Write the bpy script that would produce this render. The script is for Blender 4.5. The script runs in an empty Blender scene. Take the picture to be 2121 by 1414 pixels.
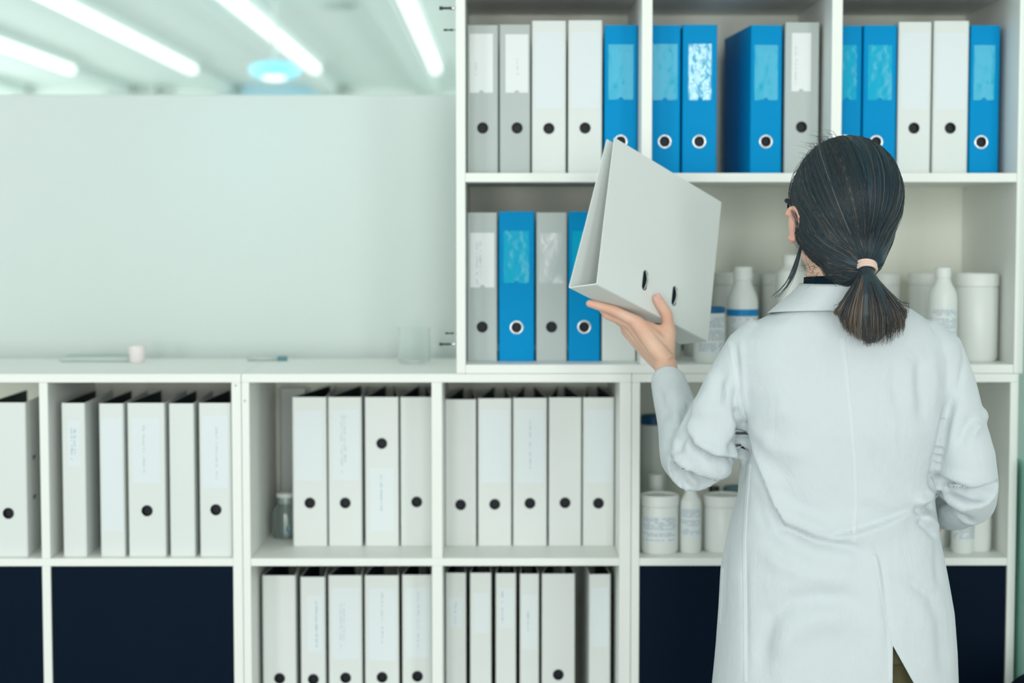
import bpy, bmesh, math, random
import numpy as np
from mathutils import Vector, Matrix
from mathutils.bvhtree import BVHTree
random.seed(7); RNG = np.random.default_rng(7)
S = bpy.context.scene; C = S.collection
PI = math.pi
# ------------------------------------------------------------------ camera model
FPX, CX, CY = 3700.0, 1060.5, 707.0
PITCH = math.atan(237.0/FPX); YAW = math.atan(15.5/FPX)
CAM = np.array([0, 0, 1.5])
_F = np.array([math.sin(YAW)*math.cos(PITCH), math.cos(YAW)*math.cos(PITCH), -math.sin(PITCH)])
_R = np.cross(_F, [0, 0, 1]); _R /= np.linalg.norm(_R); _U = np.cross(_R, _F)
def P(px, py, Y):
    """point of the place at distance Y whose picture falls on (px, py)"""
    d = _F + _R*(px-CX)/FPX - _U*(py-CY)/FPX
    return CAM + d*(Y/d[1])
def PX(px, Y, py=700): return float(P(px, py, Y)[0])
def PZ(py, Y, px=1060): return float(P(px, py, Y)[2])

cam = bpy.data.cameras.new('camera'); camo = bpy.data.objects.new('camera', cam); C.objects.link(camo)
camo.location = CAM
camo.rotation_euler = Matrix((_R, _U, -_F)).transposed().to_euler()
cam.sensor_width = 36; cam.lens = FPX/2121*36
cam.dof.use_dof = True; cam.dof.focus_distance = 2.93; cam.dof.aperture_fstop = 2.5; cam.dof.aperture_blades = 0
S.camera = camo

# ------------------------------------------------------------------ materials
def mat(name, col, rough=.5, spec=.4, metal=0, noise=0, nscale=8, bump=0, bscale=200, coat=0, trans=0, alpha=None, emit=None, estr=0, sheen=0):
    m = bpy.data.materials.new(name); m.use_nodes = True
    nt = m.node_tree; b = nt.nodes['Principled BSDF']
    b.inputs['Base Color'].default_value = (*col, 1); b.inputs['Roughness'].default_value = rough
    b.inputs['Specular IOR Level'].default_value = spec; b.inputs['Metallic'].default_value = metal
    b.inputs['Coat Weight'].default_value = coat; b.inputs['Transmission Weight'].default_value = trans
    if sheen: b.inputs['Sheen Weight'].default_value = sheen
    if emit: b.inputs['Emission Color'].default_value = (*emit, 1); b.inputs['Emission Strength'].default_value = estr
    tc = nt.nodes.new('ShaderNodeTexCoord')
    if noise:
        n = nt.nodes.new('ShaderNodeTexNoise'); n.inputs['Scale'].default_value = nscale; n.inputs['Detail'].default_value = 4
        nt.links.new(tc.outputs['Object'], n.inputs['Vector'])
        r = nt.nodes.new('ShaderNodeMix'); r.data_type = 'RGBA'
        r.inputs[6].default_value = (*[c*(1-noise) for c in col], 1); r.inputs[7].default_value = (*[min(1, c*(1+noise)) for c in col], 1)
        nt.links.new(n.outputs['Fac'], r.inputs[0]); nt.links.new(r.outputs[2], b.inputs['Base Color'])
    if bump:
        n2 = nt.nodes.new('ShaderNodeTexNoise'); n2.inputs['Scale'].default_value = bscale; n2.inputs['Detail'].default_value = 3
        nt.links.new(tc.outputs['Object'], n2.inputs['Vector'])
        bp = nt.nodes.new('ShaderNodeBump'); bp.inputs['Strength'].default_value = bump; bp.inputs['Distance'].default_value = .002
        nt.links.new(n2.outputs['Fac'], bp.inputs['Height']); nt.links.new(bp.outputs['Normal'], b.inputs['Normal'])
    return m
M = {}
M['shelf'] = mat('white_laminate', (.88, .90, .86), .45, .35, noise=.015, nscale=5)
M['shelfback'] = mat('white_backboard', (.94, .97, .88), .6, .2, noise=.02, nscale=4)
M['navy'] = mat('navy_lacquer', (.0005, .007, .020), .6, .08, noise=.2, nscale=3)
M['white'] = mat('white_card', (.74, .78, .76), .42, .35, noise=.015, nscale=12)
M['whitel'] = mat('white_card_lining', (.72, .76, .74), .6, .2, noise=.015, nscale=12)
M['grey'] = mat('grey_card', (.49, .54, .53), .5, .3, noise=.04, nscale=20)
M['blue'] = mat('blue_plastic', (.0, .285, .62), .5, .06, noise=.06, nscale=9)
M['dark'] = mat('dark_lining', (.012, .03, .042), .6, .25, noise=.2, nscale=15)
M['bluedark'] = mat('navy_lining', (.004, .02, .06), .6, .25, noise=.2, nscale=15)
M['hole'] = mat('black_grommet', (.003, .006, .012), .5, .3)
M['steel'] = mat('polished_steel', (.72, .74, .74), .22, .5, 1, noise=.04, nscale=60)
M['paper'] = mat('label_paper', (.84, .87, .87), .6, .2, noise=.01, nscale=30)
M['paperblue'] = mat('bluish_label_paper', (.76, .82, .84), .5, .3, noise=.01, nscale=30)
M['ink'] = mat('grey_ink', (.42, .48, .50), .7, .1)
M['inkblue'] = mat('blue_ink', (.22, .36, .46), .7, .1)
M['inksoft'] = mat('soft_grey_ink', (.46, .54, .60), .7, .1)
M['inkdark'] = mat('dark_ink', (.35, .42, .45), .7, .1)
M['pocket'] = mat('clear_pocket_on_blue', (.0, .42, .66), .14, .16, bump=.9, bscale=24)
M['pocketcrinkled'] = mat('crinkled_pocket_on_blue', (.04, .44, .68), .12, .9, bump=1, bscale=45)
M['pocketgrey'] = mat('clear_pocket_on_grey', (.52, .57, .57), .12, .5, coat=0, bump=.3, bscale=26)
M['plastic'] = mat('white_plastic', (.78, .82, .79), .35, .4, noise=.015, nscale=10)
M['cap'] = mat('white_cap', (.80, .83, .80), .4, .35)
M['capblue'] = mat('blue_cap', (.004, .09, .22), .35, .4)
M['capteal'] = mat('teal_cap', (.12, .27, .32), .4, .4)
M['capdark'] = mat('black_cap', (.012, .03, .03), .4, .4)
M['band'] = mat('blue_label_band', (.004, .24, .55), .4, .3)
M['bandd'] = mat('dark_blue_label_band', (.003, .12, .30), .4, .3)
M['green'] = mat('green_print', (.01, .22, .14), .5, .3)
M['pink'] = mat('pink_print', (.62, .50, .56), .6, .2)
M['glass'] = mat('clear_glass', (.80, .90, .88), .03, .5, trans=.92)
M['glassthin'] = mat('thin_clear_glass', (.97, .985, .98), .05, .3, trans=1)
M['glassthin'].node_tree.nodes['Principled BSDF'].inputs['IOR'].default_value = 1.06
M['pinkcup'] = mat('pale_pink_ceramic', (.80, .74, .74), .4, .4)
M['coat'] = mat('white_cotton', (.615, .67, .695), .75, .15, noise=.012, nscale=60, bump=.12, bscale=900, sheen=.15)
def crumple(m):
    nt = m.node_tree; b = nt.nodes['Principled BSDF']; tc = nt.nodes.new('ShaderNodeTexCoord'); n = nt.nodes.new('ShaderNodeTexNoise')
    n.inputs['Scale'].default_value = 11; n.inputs['Detail'].default_value = 5; n.inputs['Roughness'].default_value = .55; n.inputs['Distortion'].default_value = .8
    mp = nt.nodes.new('ShaderNodeMapping'); mp.inputs['Scale'].default_value = (1.5, 1, .75); nt.links.new(tc.outputs['Object'], mp.inputs[0]); nt.links.new(mp.outputs[0], n.inputs['Vector'])
    bp = nt.nodes.new('ShaderNodeBump'); bp.inputs['Strength'].default_value = .36; bp.inputs['Distance'].default_value = .012
    nt.links.new(n.outputs['Fac'], bp.inputs['Height']); old = b.inputs['Normal'].links[0].from_socket; nt.links.new(bp.outputs[0], old.node.inputs['Normal'])
crumple(M['coat'])
M['seam'] = mat('white_cotton_seam', (.65, .705, .725), .75, .15, bump=.15, bscale=900, sheen=.15)
M['black'] = mat('black_knit', (.004, .014, .024), .85, .1, bump=.2, bscale=700)
M['khaki'] = mat('khaki_cotton', (.17, .155, .085), .85, .1, noise=.1, nscale=50, bump=.2, bscale=600)
M['shoe'] = mat('grey_leather', (.12, .13, .14), .5, .3, noise=.1)
M['tie'] = mat('pale_pink_elastic', (.80, .58, .50), .7, .2, bump=.3, bscale=900)
M['nail'] = mat('fingernail', (.78, .48, .42), .3, .45)
M['eye'] = mat('eye_white', (.8, .8, .78), .2, .5)
M['frame'] = mat('black_acetate', (.006, .010, .016), .6, .15)
M['gold'] = mat('gold_stud', (.75, .55, .25), .25, .5, 1)
M['wall'] = mat('painted_wall', (.72, .80, .76), .8, .2, noise=.02, nscale=3)
M['ceil'] = mat('painted_ceiling', (.76, .84, .81), .8, .2, noise=.02, nscale=2)
M['beam'] = mat('painted_beam', (.72, .81, .78), .8, .2, noise=.02, nscale=2)
M['vent'] = mat('pale_grey_frame', (.50, .58, .54), .7, .2, noise=.03)
M['floor'] = mat('grey_vinyl', (.46, .49, .48), .5, .3, noise=.05, nscale=6)
M['lamp'] = mat('fluorescent_diffuser', (.9, .9, .9), .5, .2, emit=(.97, 1, .98), estr=1.15)
M['bluelamp'] = mat('cyan_lamp_glass', (.4, .8, .9), .4, .3, emit=(.06, .55, .82), estr=.7)
M['bluepanel'] = mat('pale_blue_panel', (.42, .66, .76), .6, .3, noise=.04)
M['teal'] = mat('green_glass_edge', (.38, .72, .62), .15, .5, noise=.05)
M['paleglass'] = mat('back_painted_glass', (.70, .86, .80), .2, .5, noise=.03)
# skin
def skin_mat():
    m = mat('skin', (.66, .40, .29), .5, .35, bump=.08, bscale=350); nt = m.node_tree; b = nt.nodes['Principled BSDF']
    b.inputs['Subsurface Weight'].default_value = .15; b.inputs['Subsurface Radius'].default_value = (.01, .004, .002); b.inputs['Subsurface Scale'].default_value = .5
    tc = nt.nodes.new('ShaderNodeTexCoord'); n = nt.nodes.new('ShaderNodeTexNoise'); n.inputs['Scale'].default_value = 22; n.inputs['Detail'].default_value = 5
    nt.links.new(tc.outputs['Object'], n.inputs['Vector'])
    r = nt.nodes.new('ShaderNodeValToRGB'); r.color_ramp.elements[0].color = (.70, .42, .30, 1); r.color_ramp.elements[1].color = (.80, .54, .41, 1)
    r.color_ramp.elements[0].position = .3; r.color_ramp.elements[1].position = .7
    at = nt.nodes.new('ShaderNodeAttribute'); at.attribute_name = 'blush'
    mx = nt.nodes.new('ShaderNodeMix'); mx.data_type = 'RGBA'; mx.inputs[7].default_value = (.82, .40, .34, 1)
    nt.links.new(n.outputs['Fac'], r.inputs['Fac']); nt.links.new(r.outputs[0], mx.inputs[6]); nt.links.new(at.outputs['Fac'], mx.inputs[0])
    nt.links.new(mx.outputs[2], b.inputs['Base Color']); return m
M['skin'] = skin_mat()
def hair_mat():
    m = mat('dark_brown_hair', (.012, .02, .028), .44, .34); nt = m.node_tree; b = nt.nodes['Principled BSDF']
    at = nt.nodes.new('ShaderNodeAttribute'); at.attribute_name = 'tint'
    r = nt.nodes.new('ShaderNodeValToRGB'); cr = r.color_ramp
    cr.elements[0].color = (.008, .034, .048, 1); cr.elements[1].color = (.23, .185, .14, 1); cr.elements[1].position = 1
    e = cr.elements.new(.45); e.color = (.028, .044, .054, 1)
    e = cr.elements.new(.7); e.color = (.085, .068, .060, 1)
    nt.links.new(at.outputs['Fac'], r.inputs['Fac']); nt.links.new(r.outputs[0], b.inputs['Base Color'])
    b.inputs['Anisotropic'].default_value = .3
    return m
M['hair'] = hair_mat()
def frosted():
    m = bpy.data.materials.new('frosted_glass'); m.use_nodes = True; nt = m.node_tree; nt.nodes.clear()
    o = nt.nodes.new('ShaderNodeOutputMaterial'); d = nt.nodes.new('ShaderNodeBsdfPrincipled'); t = nt.nodes.new('ShaderNodeBsdfTranslucent'); x = nt.nodes.new('ShaderNodeMixShader')
    tc = nt.nodes.new('ShaderNodeTexCoord'); n = nt.nodes.new('ShaderNodeTexNoise'); n.inputs['Scale'].default_value = 1.6; n.inputs['Detail'].default_value = 3
    r = nt.nodes.new('ShaderNodeValToRGB'); r.color_ramp.elements[0].color = (.60, .685, .655, 1); r.color_ramp.elements[1].color = (.65, .73, .705, 1)
    nt.links.new(tc.outputs['Object'], n.inputs['Vector']); nt.links.new(n.outputs['Fac'], r.inputs['Fac']); nt.links.new(r.outputs[0], d.inputs['Base Color'])
    d.inputs['Roughness'].default_value = .35; t.inputs['Color'].default_value = (.80, .90, .88, 1); x.inputs[0].default_value = .14
    nt.links.new(d.outputs[0], x.inputs[1]); nt.links.new(t.outputs[0], x.inputs[2]); nt.links.new(x.outputs[0], o.inputs['Surface']); return m
M['frost'] = frosted()

# ------------------------------------------------------------------ object helpers
class MB:
    def __init__(s): s.v = []; s.f = []; s.m = []
    def add(s, vs, fs, mi=0):
        o = len(s.v); s.v += [tuple(map(float, v)) for v in vs]; s.f += [tuple(i+o for i in f) for f in fs]; s.m += [mi]*len(fs); return s
    def box(s, x0, x1, y0, y1, z0, z1, mi=0):
        vs = [(x, y, z) for x in (x0, x1) for y in (y0, y1) for z in (z0, z1)]
        return s.add(vs, [(0, 1, 3, 2), (4, 6, 7, 5), (0, 4, 5, 1), (2, 3, 7, 6), (0, 2, 6, 4), (1, 5, 7, 3)], mi)
    def lathe(s, prof, n=40, c=(0, 0, 0), mi=0, axis='z', close=False):
        vs = []; k = len(prof)
        for i in range(n):
            a = 2*PI*i/n
            for r, h in prof:
                if axis == 'z': vs.append((c[0]+r*math.cos(a), c[1]+r*math.sin(a), c[2]+h))
                elif axis == 'y': vs.append((c[0]+r*math.cos(a), c[1]+h, c[2]+r*math.sin(a)))
                else: vs.append((c[0]+h, c[1]+r*math.cos(a), c[2]+r*math.sin(a)))
        fs = []
        for i in range(n):
            j = (i+1) % n
            for q in range(k if close else k-1):
                p = (q+1) % k
                fs.append((i*k+q, j*k+q, j*k+p, i*k+p))
        return s.add(vs, fs, mi)
    def tube(s, pts, rad, n=10, mi=0, caps=True, up=None, flat=None):
        """swept tube; flat=(k per point) squeezes the 2nd axis"""
        pts = [np.array(p, float) for p in pts]; k = len(pts)
        if np.isscalar(rad): rad = [rad]*k
        T = []
        for i in range(k):
            t = pts[min(i+1, k-1)]-pts[max(i-1, 0)]; T.append(t/(np.linalg.norm(t)+1e-12))
        u = np.array(up if up is not None else ((0, 0, 1) if abs(T[0][2]) < .9 else (1, 0, 0)), float)
        vs = []
        for i in range(k):
            u = u-T[i]*(u@T[i]); u /= np.linalg.norm(u)+1e-12; w = np.cross(T[i], u)
            fl = 1 if flat is None else flat[i]
            for j in range(n):
                a = 2*PI*j/n; vs.append(pts[i]+rad[i]*(math.cos(a)*w+math.sin(a)*fl*u))
        fs = [(i*n+j, i*n+(j+1) % n, (i+1)*n+(j+1) % n, (i+1)*n+j) for i in range(k-1) for j in range(n)]
        if caps: fs += [tuple(range(n-1, -1, -1)), tuple((k-1)*n+j for j in range(n))]
        return s.add(vs, fs, mi)
    def ellip(s, c, r, n=20, rot=None, mi=0):
        vs = []; fs = []; R3 = rot if rot is not None else np.eye(3)
        for i in range(n+1):
            th = PI*i/n
            for j in range(2*n):
                ph = PI*j/n; d = np.array([math.sin(th)*math.cos(ph)*r[0], math.sin(th)*math.sin(ph)*r[1], math.cos(th)*r[2]]); vs.append(np.array(c)+R3@d)
        for i in range(n):
            for j in range(2*n):
                fs.append((i*2*n+j, (i+1)*2*n+j, (i+1)*2*n+(j+1) % (2*n), i*2*n+(j+1) % (2*n)))
        return s.add(vs, fs, mi)
    def mesh(s, name, mats, smooth=False, merge=1e-5, fixn=True):
        me = bpy.data.meshes.new(name); me.from_pydata(s.v, [], s.f)
        for m in (mats if isinstance(mats, (list, tuple)) else [mats]): me.materials.append(m)
        me.polygons.foreach_set('material_index', s.m)
        bm = bmesh.new(); bm.from_mesh(me)
        if merge: bmesh.ops.remove_doubles(bm, verts=bm.verts, dist=merge)
        bmesh.ops.dissolve_degenerate(bm, edges=bm.edges, dist=1e-7)
        if fixn: bmesh.ops.recalc_face_normals(bm, faces=bm.faces)
        bm.to_mesh(me); bm.free()
        if smooth: me.polygons.foreach_set('use_smooth', [True]*len(me.polygons))
        me.update(); return me
    def build(s, name, mats, parent=None, smooth=False, bevel=0, angle=None, **kw):
        o = bpy.data.objects.new(name, s.mesh(name, mats, smooth or angle is not None, **kw)); C.objects.link(o)
        if parent: o.parent = parent
        if bevel:
            b = o.modifiers.new('bevel', 'BEVEL'); b.width = bevel; b.segments = 2; b.limit_method = 'ANGLE'; b.angle_limit = .6
        if angle is not None:
            try: o.data.set_sharp_from_angle(angle=angle)
            except Exception: pass
        return o
def tag(o, label, cat, group=None):
    o['label'] = label; o['category'] = cat
    if group: o['group'] = group
    return o
def thing(name, label, cat, loc=(0, 0, 0), group=None, rot=(0, 0, 0)):
    o = bpy.data.objects.new(name, None); o.empty_display_size = .05; C.objects.link(o); o.location = loc; o.rotation_euler = rot
    return tag(o, label, cat, group)
def struct(o): o['kind'] = 'structure'; return o

# ------------------------------------------------------------------ the room
YF, DEP = 3.5, .42; YB = YF+DEP
struct(MB().box(-6, 5, -3, 15.7, -.05, 0).build('floor', M['floor']))
struct(MB().box(-6, 5, .8, 15.7, 2.72, 2.80).build('ceiling', M['ceil']))
struct(MB().box(-6, 5, 15.6, 15.75, 0, 2.8).build('wall_far', M['wall']))
for i, xc in enumerate((-4.05, -3.17, -2.28, -1.38, -.50, .38, 1.26, 2.14)):
    struct(MB().box(xc-.20, xc-.065, .8, 15.58, 2.635, 2.72).build('ceiling_beam', M['beam'], bevel=.006))
    which = ['first', 'second', 'third', 'fourth', 'fifth', 'sixth', 'seventh', 'eighth'][i]
    lab = {2: 'long white tube light on the ceiling reaching furthest left across the frame', 3: 'long bright tube light on the ceiling above the cyan lamp',
           4: 'long bright tube light on the ceiling closest to the tall shelf', 1: 'long dim tube light on the ceiling at the left edge'}.get(i, 'white tube light on the ceiling beyond the tall shelf, %s from the left' % which)
    t = thing('ceiling_light', lab, 'ceiling light', (xc, 7.0, 2.62), 'tube lights along the ceiling beams')
    MB().box(-.045, .045, -6.2, 6.2, .05, .10).build('housing', M['beam'], t, bevel=.004)
    MB().box(-.03, .03, -6.18, 6.18, 0, .05).build('diffuser', M['lamp'], t, bevel=.01)
# far wall frames
def far_frame(n, x0, x1, y0, y1):
    Y = 15.6; a = PX(x0, Y, 160); b = PX(x1, Y, 160); z1 = PZ(y0, Y); z0 = PZ(y1, Y)-.5
    m = MB(); t = .05
    m.box(a, a+t, Y-.06, Y, z0, z1).box(b-t, b, Y-.06, Y, z0, z1).box(a, b, Y-.06, Y, z1-t, z1).box(a, b, Y-.06, Y, z0, z0+t)
    struct(m.build('window_%d' % n, M['vent'])); p = MB().box(a+t, b-t, Y-.03, Y, z0+t, z1-t).build('pane', M['wall']); p.parent = bpy.data.objects['window_%d' % n]
far_frame(1, 55, 235, 140, 184); far_frame(2, 285, 328, 142, 184); far_frame(3, 345, 470, 148, 184); far_frame(4, 715, 880, 145, 184)
# cyan lamp
lp = P(570, 146, 9.5)
t = thing('pendant_lamp', 'round cyan glowing lamp under the ceiling beyond the frosted partition', 'lamp', (lp[0], lp[1], lp[2]))
MB().lathe([(.001, -.05), (.06, -.048), (.11, -.03), (.138, 0), (.12, .03), (.06, .045), (.001, .048)], 32).build('shade', M['bluelamp'], t, smooth=True)
MB().ellip((0, -.02, -.022), (.085, .085, .034), 16).build('bulb', M['lamp'], t, smooth=True)
MB().tube([(0, 0, .04), (0, 0, 2.72-lp[2])], .008, 8).build('rod', M['beam'], t)
MB().lathe([(.001, -.02), (.05, -.02), (.05, 0), (.001, 0)], 20, (0, 0, 2.72-lp[2])).build('ceiling_rose', M['beam'], t)
# blue wall board
a, b = PX(500, 15.5, 170), PX(665, 15.5, 170)
o = MB().box(a, b, 15.5, 15.59, 1.9, PZ(158, 15.5)).build('wall_board', M['bluepanel'], bevel=.01); tag(o, 'pale blue board on the far wall under the cyan lamp', 'wall board')
vl = P(700, 13, 9.9)
o = MB().lathe([(.001, -.02), (.09, -.02), (.10, 0), (.001, 0)], 24, (0, 0, 0)).build('ceiling_vent', M['vent']); o.location = (P(700, 13, 9.9)[0], 9.9, 2.72); tag(o, 'small round grey vent on the ceiling between two tube lights', 'vent')
# frosted partition
YP = 3.97
pt = struct(MB().box(-3.2, 1.4, YP, YP+.012, 0, PZ(196, YP)).build('wall_frosted_glass', M['frost'], bevel=.002))
# unseen lights added behind the partition to tint the glass blue and lilac
def area(name, loc, size, power, col, rot=(0, 0, 0)):
    l = bpy.data.lights.new(name, 'AREA'); l.energy = power; l.color = col; l.shape = 'DISK'; l.size = size
    o = bpy.data.objects.new(name, l); C.objects.link(o); o.location = loc; o.rotation_euler = rot; return o
bp = P(575, 262, 4.25); area('blue_lamp_light', bp, .12, 1.5, (.25, .75, 1), (PI/2, 0, PI))
bp = P(540, 360, 4.25); area('blue_lamp_light', bp, .12, .9, (.25, .75, 1), (PI/2, 0, PI))
bp = P(10, 310, 4.6); area('lilac_lamp_light', bp, .3, 9, (1, .72, .90), (PI/2, 0, PI))

# ------------------------------------------------------------------ shelving
ZT = PZ(774, YF); ZTU = PZ(791, YF); Z1T = PZ(1156, YF); Z1B = PZ(1172, YF)
Z2T = PZ(1190, 3.6)-.305; Z2B = Z2T-.017
BT = .017
GAP = .0006
def unit(name, label, boards_x, z_shelves, z0, z1, back, depth=DEP, skip=None, divz=None, extra=None):
    """boards_x: list of (xl,xr) from left side to right side; z_shelves: list of (zb,zt)"""
    t = thing(name, label, 'shelf unit', ((boards_x[0][0]+boards_x[-1][1])/2, YF, z0)); ox, oy, oz = t.location
    def B(m, nm, mt, bev=.0012): return m.build(nm, mt, t, bevel=bev)
    xl, xr = boards_x[0][0], boards_x[-1][1]
    for (a, b) in (boards_x[0], boards_x[-1]):
        B(MB().box(a-ox, b-ox, 0, depth, 0, z1-oz-(BT if True else 0)), 'side_panel', M['shelf'])
    B(MB().box(xl-ox, xr-ox, 0, depth, z1-oz-BT, z1-oz), 'top_panel', M['shelf'])
    xi0, xi1 = boards_x[0][1], boards_x[-1][0]
    for (zb, zt) in z_shelves:
        B(MB().box(xi0-ox, xi1-ox, .0015, depth-.008, zb-oz, zt-oz), 'shelf', M['shelf'])
    lv = sorted([(zb, zt) for zb, zt in z_shelves])+[(z1-BT, z1)]
    for (a, b) in boards_x[1:-1]:
        prev = lv[0][1]
        for (zb, zt) in lv[1:]:
            B(MB().box(a-ox, b-ox, .0015, depth-.008, prev-oz, zb-oz), 'divider', M['shelf']); prev = zt
    B(MB().box(xi0-ox, xi1-ox, depth-.008, depth, .03, z1-oz-BT), 'back_panel', back)
    if z0 < .2:
        B(MB().box(xi0-ox, xi1-ox, .03, .045, 0, lv[0][0]-oz), 'plinth', M['shelf'])
    return t
def bx(a, b, py): return (PX(a, YF, py), PX(b, YF, py))
Z3T = .075
LS = [(Z3T-.017, Z3T), (Z2B, Z2T), (Z1B, Z1T)]
left = unit('shelving_unit', 'low white shelf unit at the left with navy doors under the binders', [(PX(-325, YF, 800), PX(-307, YF, 800)), bx(80, 98, 800), bx(479, 499, 800)], LS, 0, ZT, M['shelfback'])
g = .0008
mid = unit('shelving_unit', 'low white shelf unit in the middle filled with two rows of white binders', [(bx(499, 516, 800)[0]+g, bx(499, 516, 800)[1]), bx(893.5, 915.5, 800), bx(1284, 1308, 800)], LS, 0, ZT, M['shelfback'])
right = unit('shelving_unit', 'low white shelf unit behind the woman with jars and navy doors', [(bx(1308, 1326, 800)[0]+g, bx(1308, 1326, 800)[1]), bx(1706, 1728, 800), bx(2093, 2110, 800)], LS, 0, ZT, M['shelfback'])
def door(u, a, b, hand):
    ox, oy, oz = u.location
    d = MB().box(a-ox+.0015, b-ox-.0015, .004, .022, Z2T-oz+.002, Z1B-oz-.002).build('door', M['navy'], u, bevel=.001); d['label'] = 'navy door'
    return d
door(left, bx(-325, -307, 800)[1], bx(80, 98, 800)[0], 1); door(left, bx(80, 98, 800)[1], bx(479, 499, 800)[0], 0)
door(right, bx(1308, 1326, 800)[1], bx(1706, 1728, 800)[0], 1); door(right, bx(1706, 1728, 800)[1], bx(2093, 2110, 800)[0], 0)
# cam-lock marks
for (u, px, py) in ((left, 488, 798), (mid, 507, 830)):
    ox, oy, oz = u.location; p = P(px, py, YF-.0004)
    MB().lathe([(.0001, 0), (.0025, 0), (.0025, .0006), (.0001, .0006)], 14, (p[0]-ox, -.0006, p[2]-oz), axis='y').build('screw_cap', M['vent'], u)
# tall upper unit
ZU0 = ZT+.0005; ZS_T = PZ(358, YF); ZS_B = PZ(377, YF); ZUB_T = PZ(755, YF)
ZTOPB = PZ(-20, YF); ZU1 = 2.30
UBX = [bx(945, 964, 500), bx(1328, 1350, 400), bx(1721, 1743, 300), bx(2108, 2127, 300)]
upper = unit('shelving_unit', 'tall white shelf unit standing on the low units, with blue, grey and white binders', UBX,
             [(ZU0, ZUB_T), (ZS_B, ZS_T), (ZTOPB, ZTOPB+.018)], ZU0, ZU1, M['shelfback'])
ux, uy, uz = upper.location
for (px, py, ln, th, knob) in ((910, 17, .034, .0032, 1), (919, 62, .025, .0019, 0), (922, 690, .022, .0016, 0), (910, 712.5, .033, .0026, 1)):
    x1 = UBX[0][0]; p = P(px, py, YF+.02); Lh = x1-p[0]
    m = MB().lathe([(.0001, 0), (th*1.15, 0), (th*1.15, .006), (th*.75, .007), (th*.75, Lh-.012), (th*1.1, Lh-.011), (th*1.1, Lh-.004), (.0001, Lh-.004)], 16, (p[0]-ux, .02, p[2]-uz), axis='x')
    h = m.build('hinge', M['capdark'], upper, angle=.6); h['label'] = 'black bolt hinge'
    MB().lathe([(.0001, -.006), (.003, -.005), (.0042, 0), (.0042, .006), (.0001, .006)] if knob else [(.0001, 0), (.0022, 0), (.0022, .005), (.0001, .005)], 16, (x1-.006-ux, .02, p[2]-uz), axis='x').build('hinge_knob', M['steel'] if knob else M['vent'], h, smooth=True)
    h2 = bpy.data.objects[-1] if False else None

# ------------------------------------------------------------------ binders
def text_marks(par, cx, zc, length, y, ink, lines=1, h=.004, rot180=False, dens=.82, seed=0, cross=.0062):
    rr = random.Random(seed); m = MB()
    for li in range(lines):
        x = cx+(li-(lines-1)/2)*cross; z = zc+length/2; end = zc-length/2+(length*.18*li)
        while z > end:
            w = rr.uniform(.0018, .0030)
            if rr.random() < dens:
                hh = h*rr.choice((.6, .6, .65, 1))
                m.box(x-h/2, x-h/2+hh, y-.0002, y, z-.0005, z)                       # stem
                if rr.random() < .7: m.box(x-h/2, x-h/2+hh*.9, y-.0002, y, z-w+.0002, z-w+.0007)
                if rr.random() < .8:
                    q = rr.choice((0, hh*.45, hh*.85)); m.box(x-h/2+q, x-h/2+q+.0006, y-.0002, y, z-w+.0002, z)
            z -= w+.0007 if rr.random() < .86 else w+.004
    return m.build('label_text', ink, par, merge=0)
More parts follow.
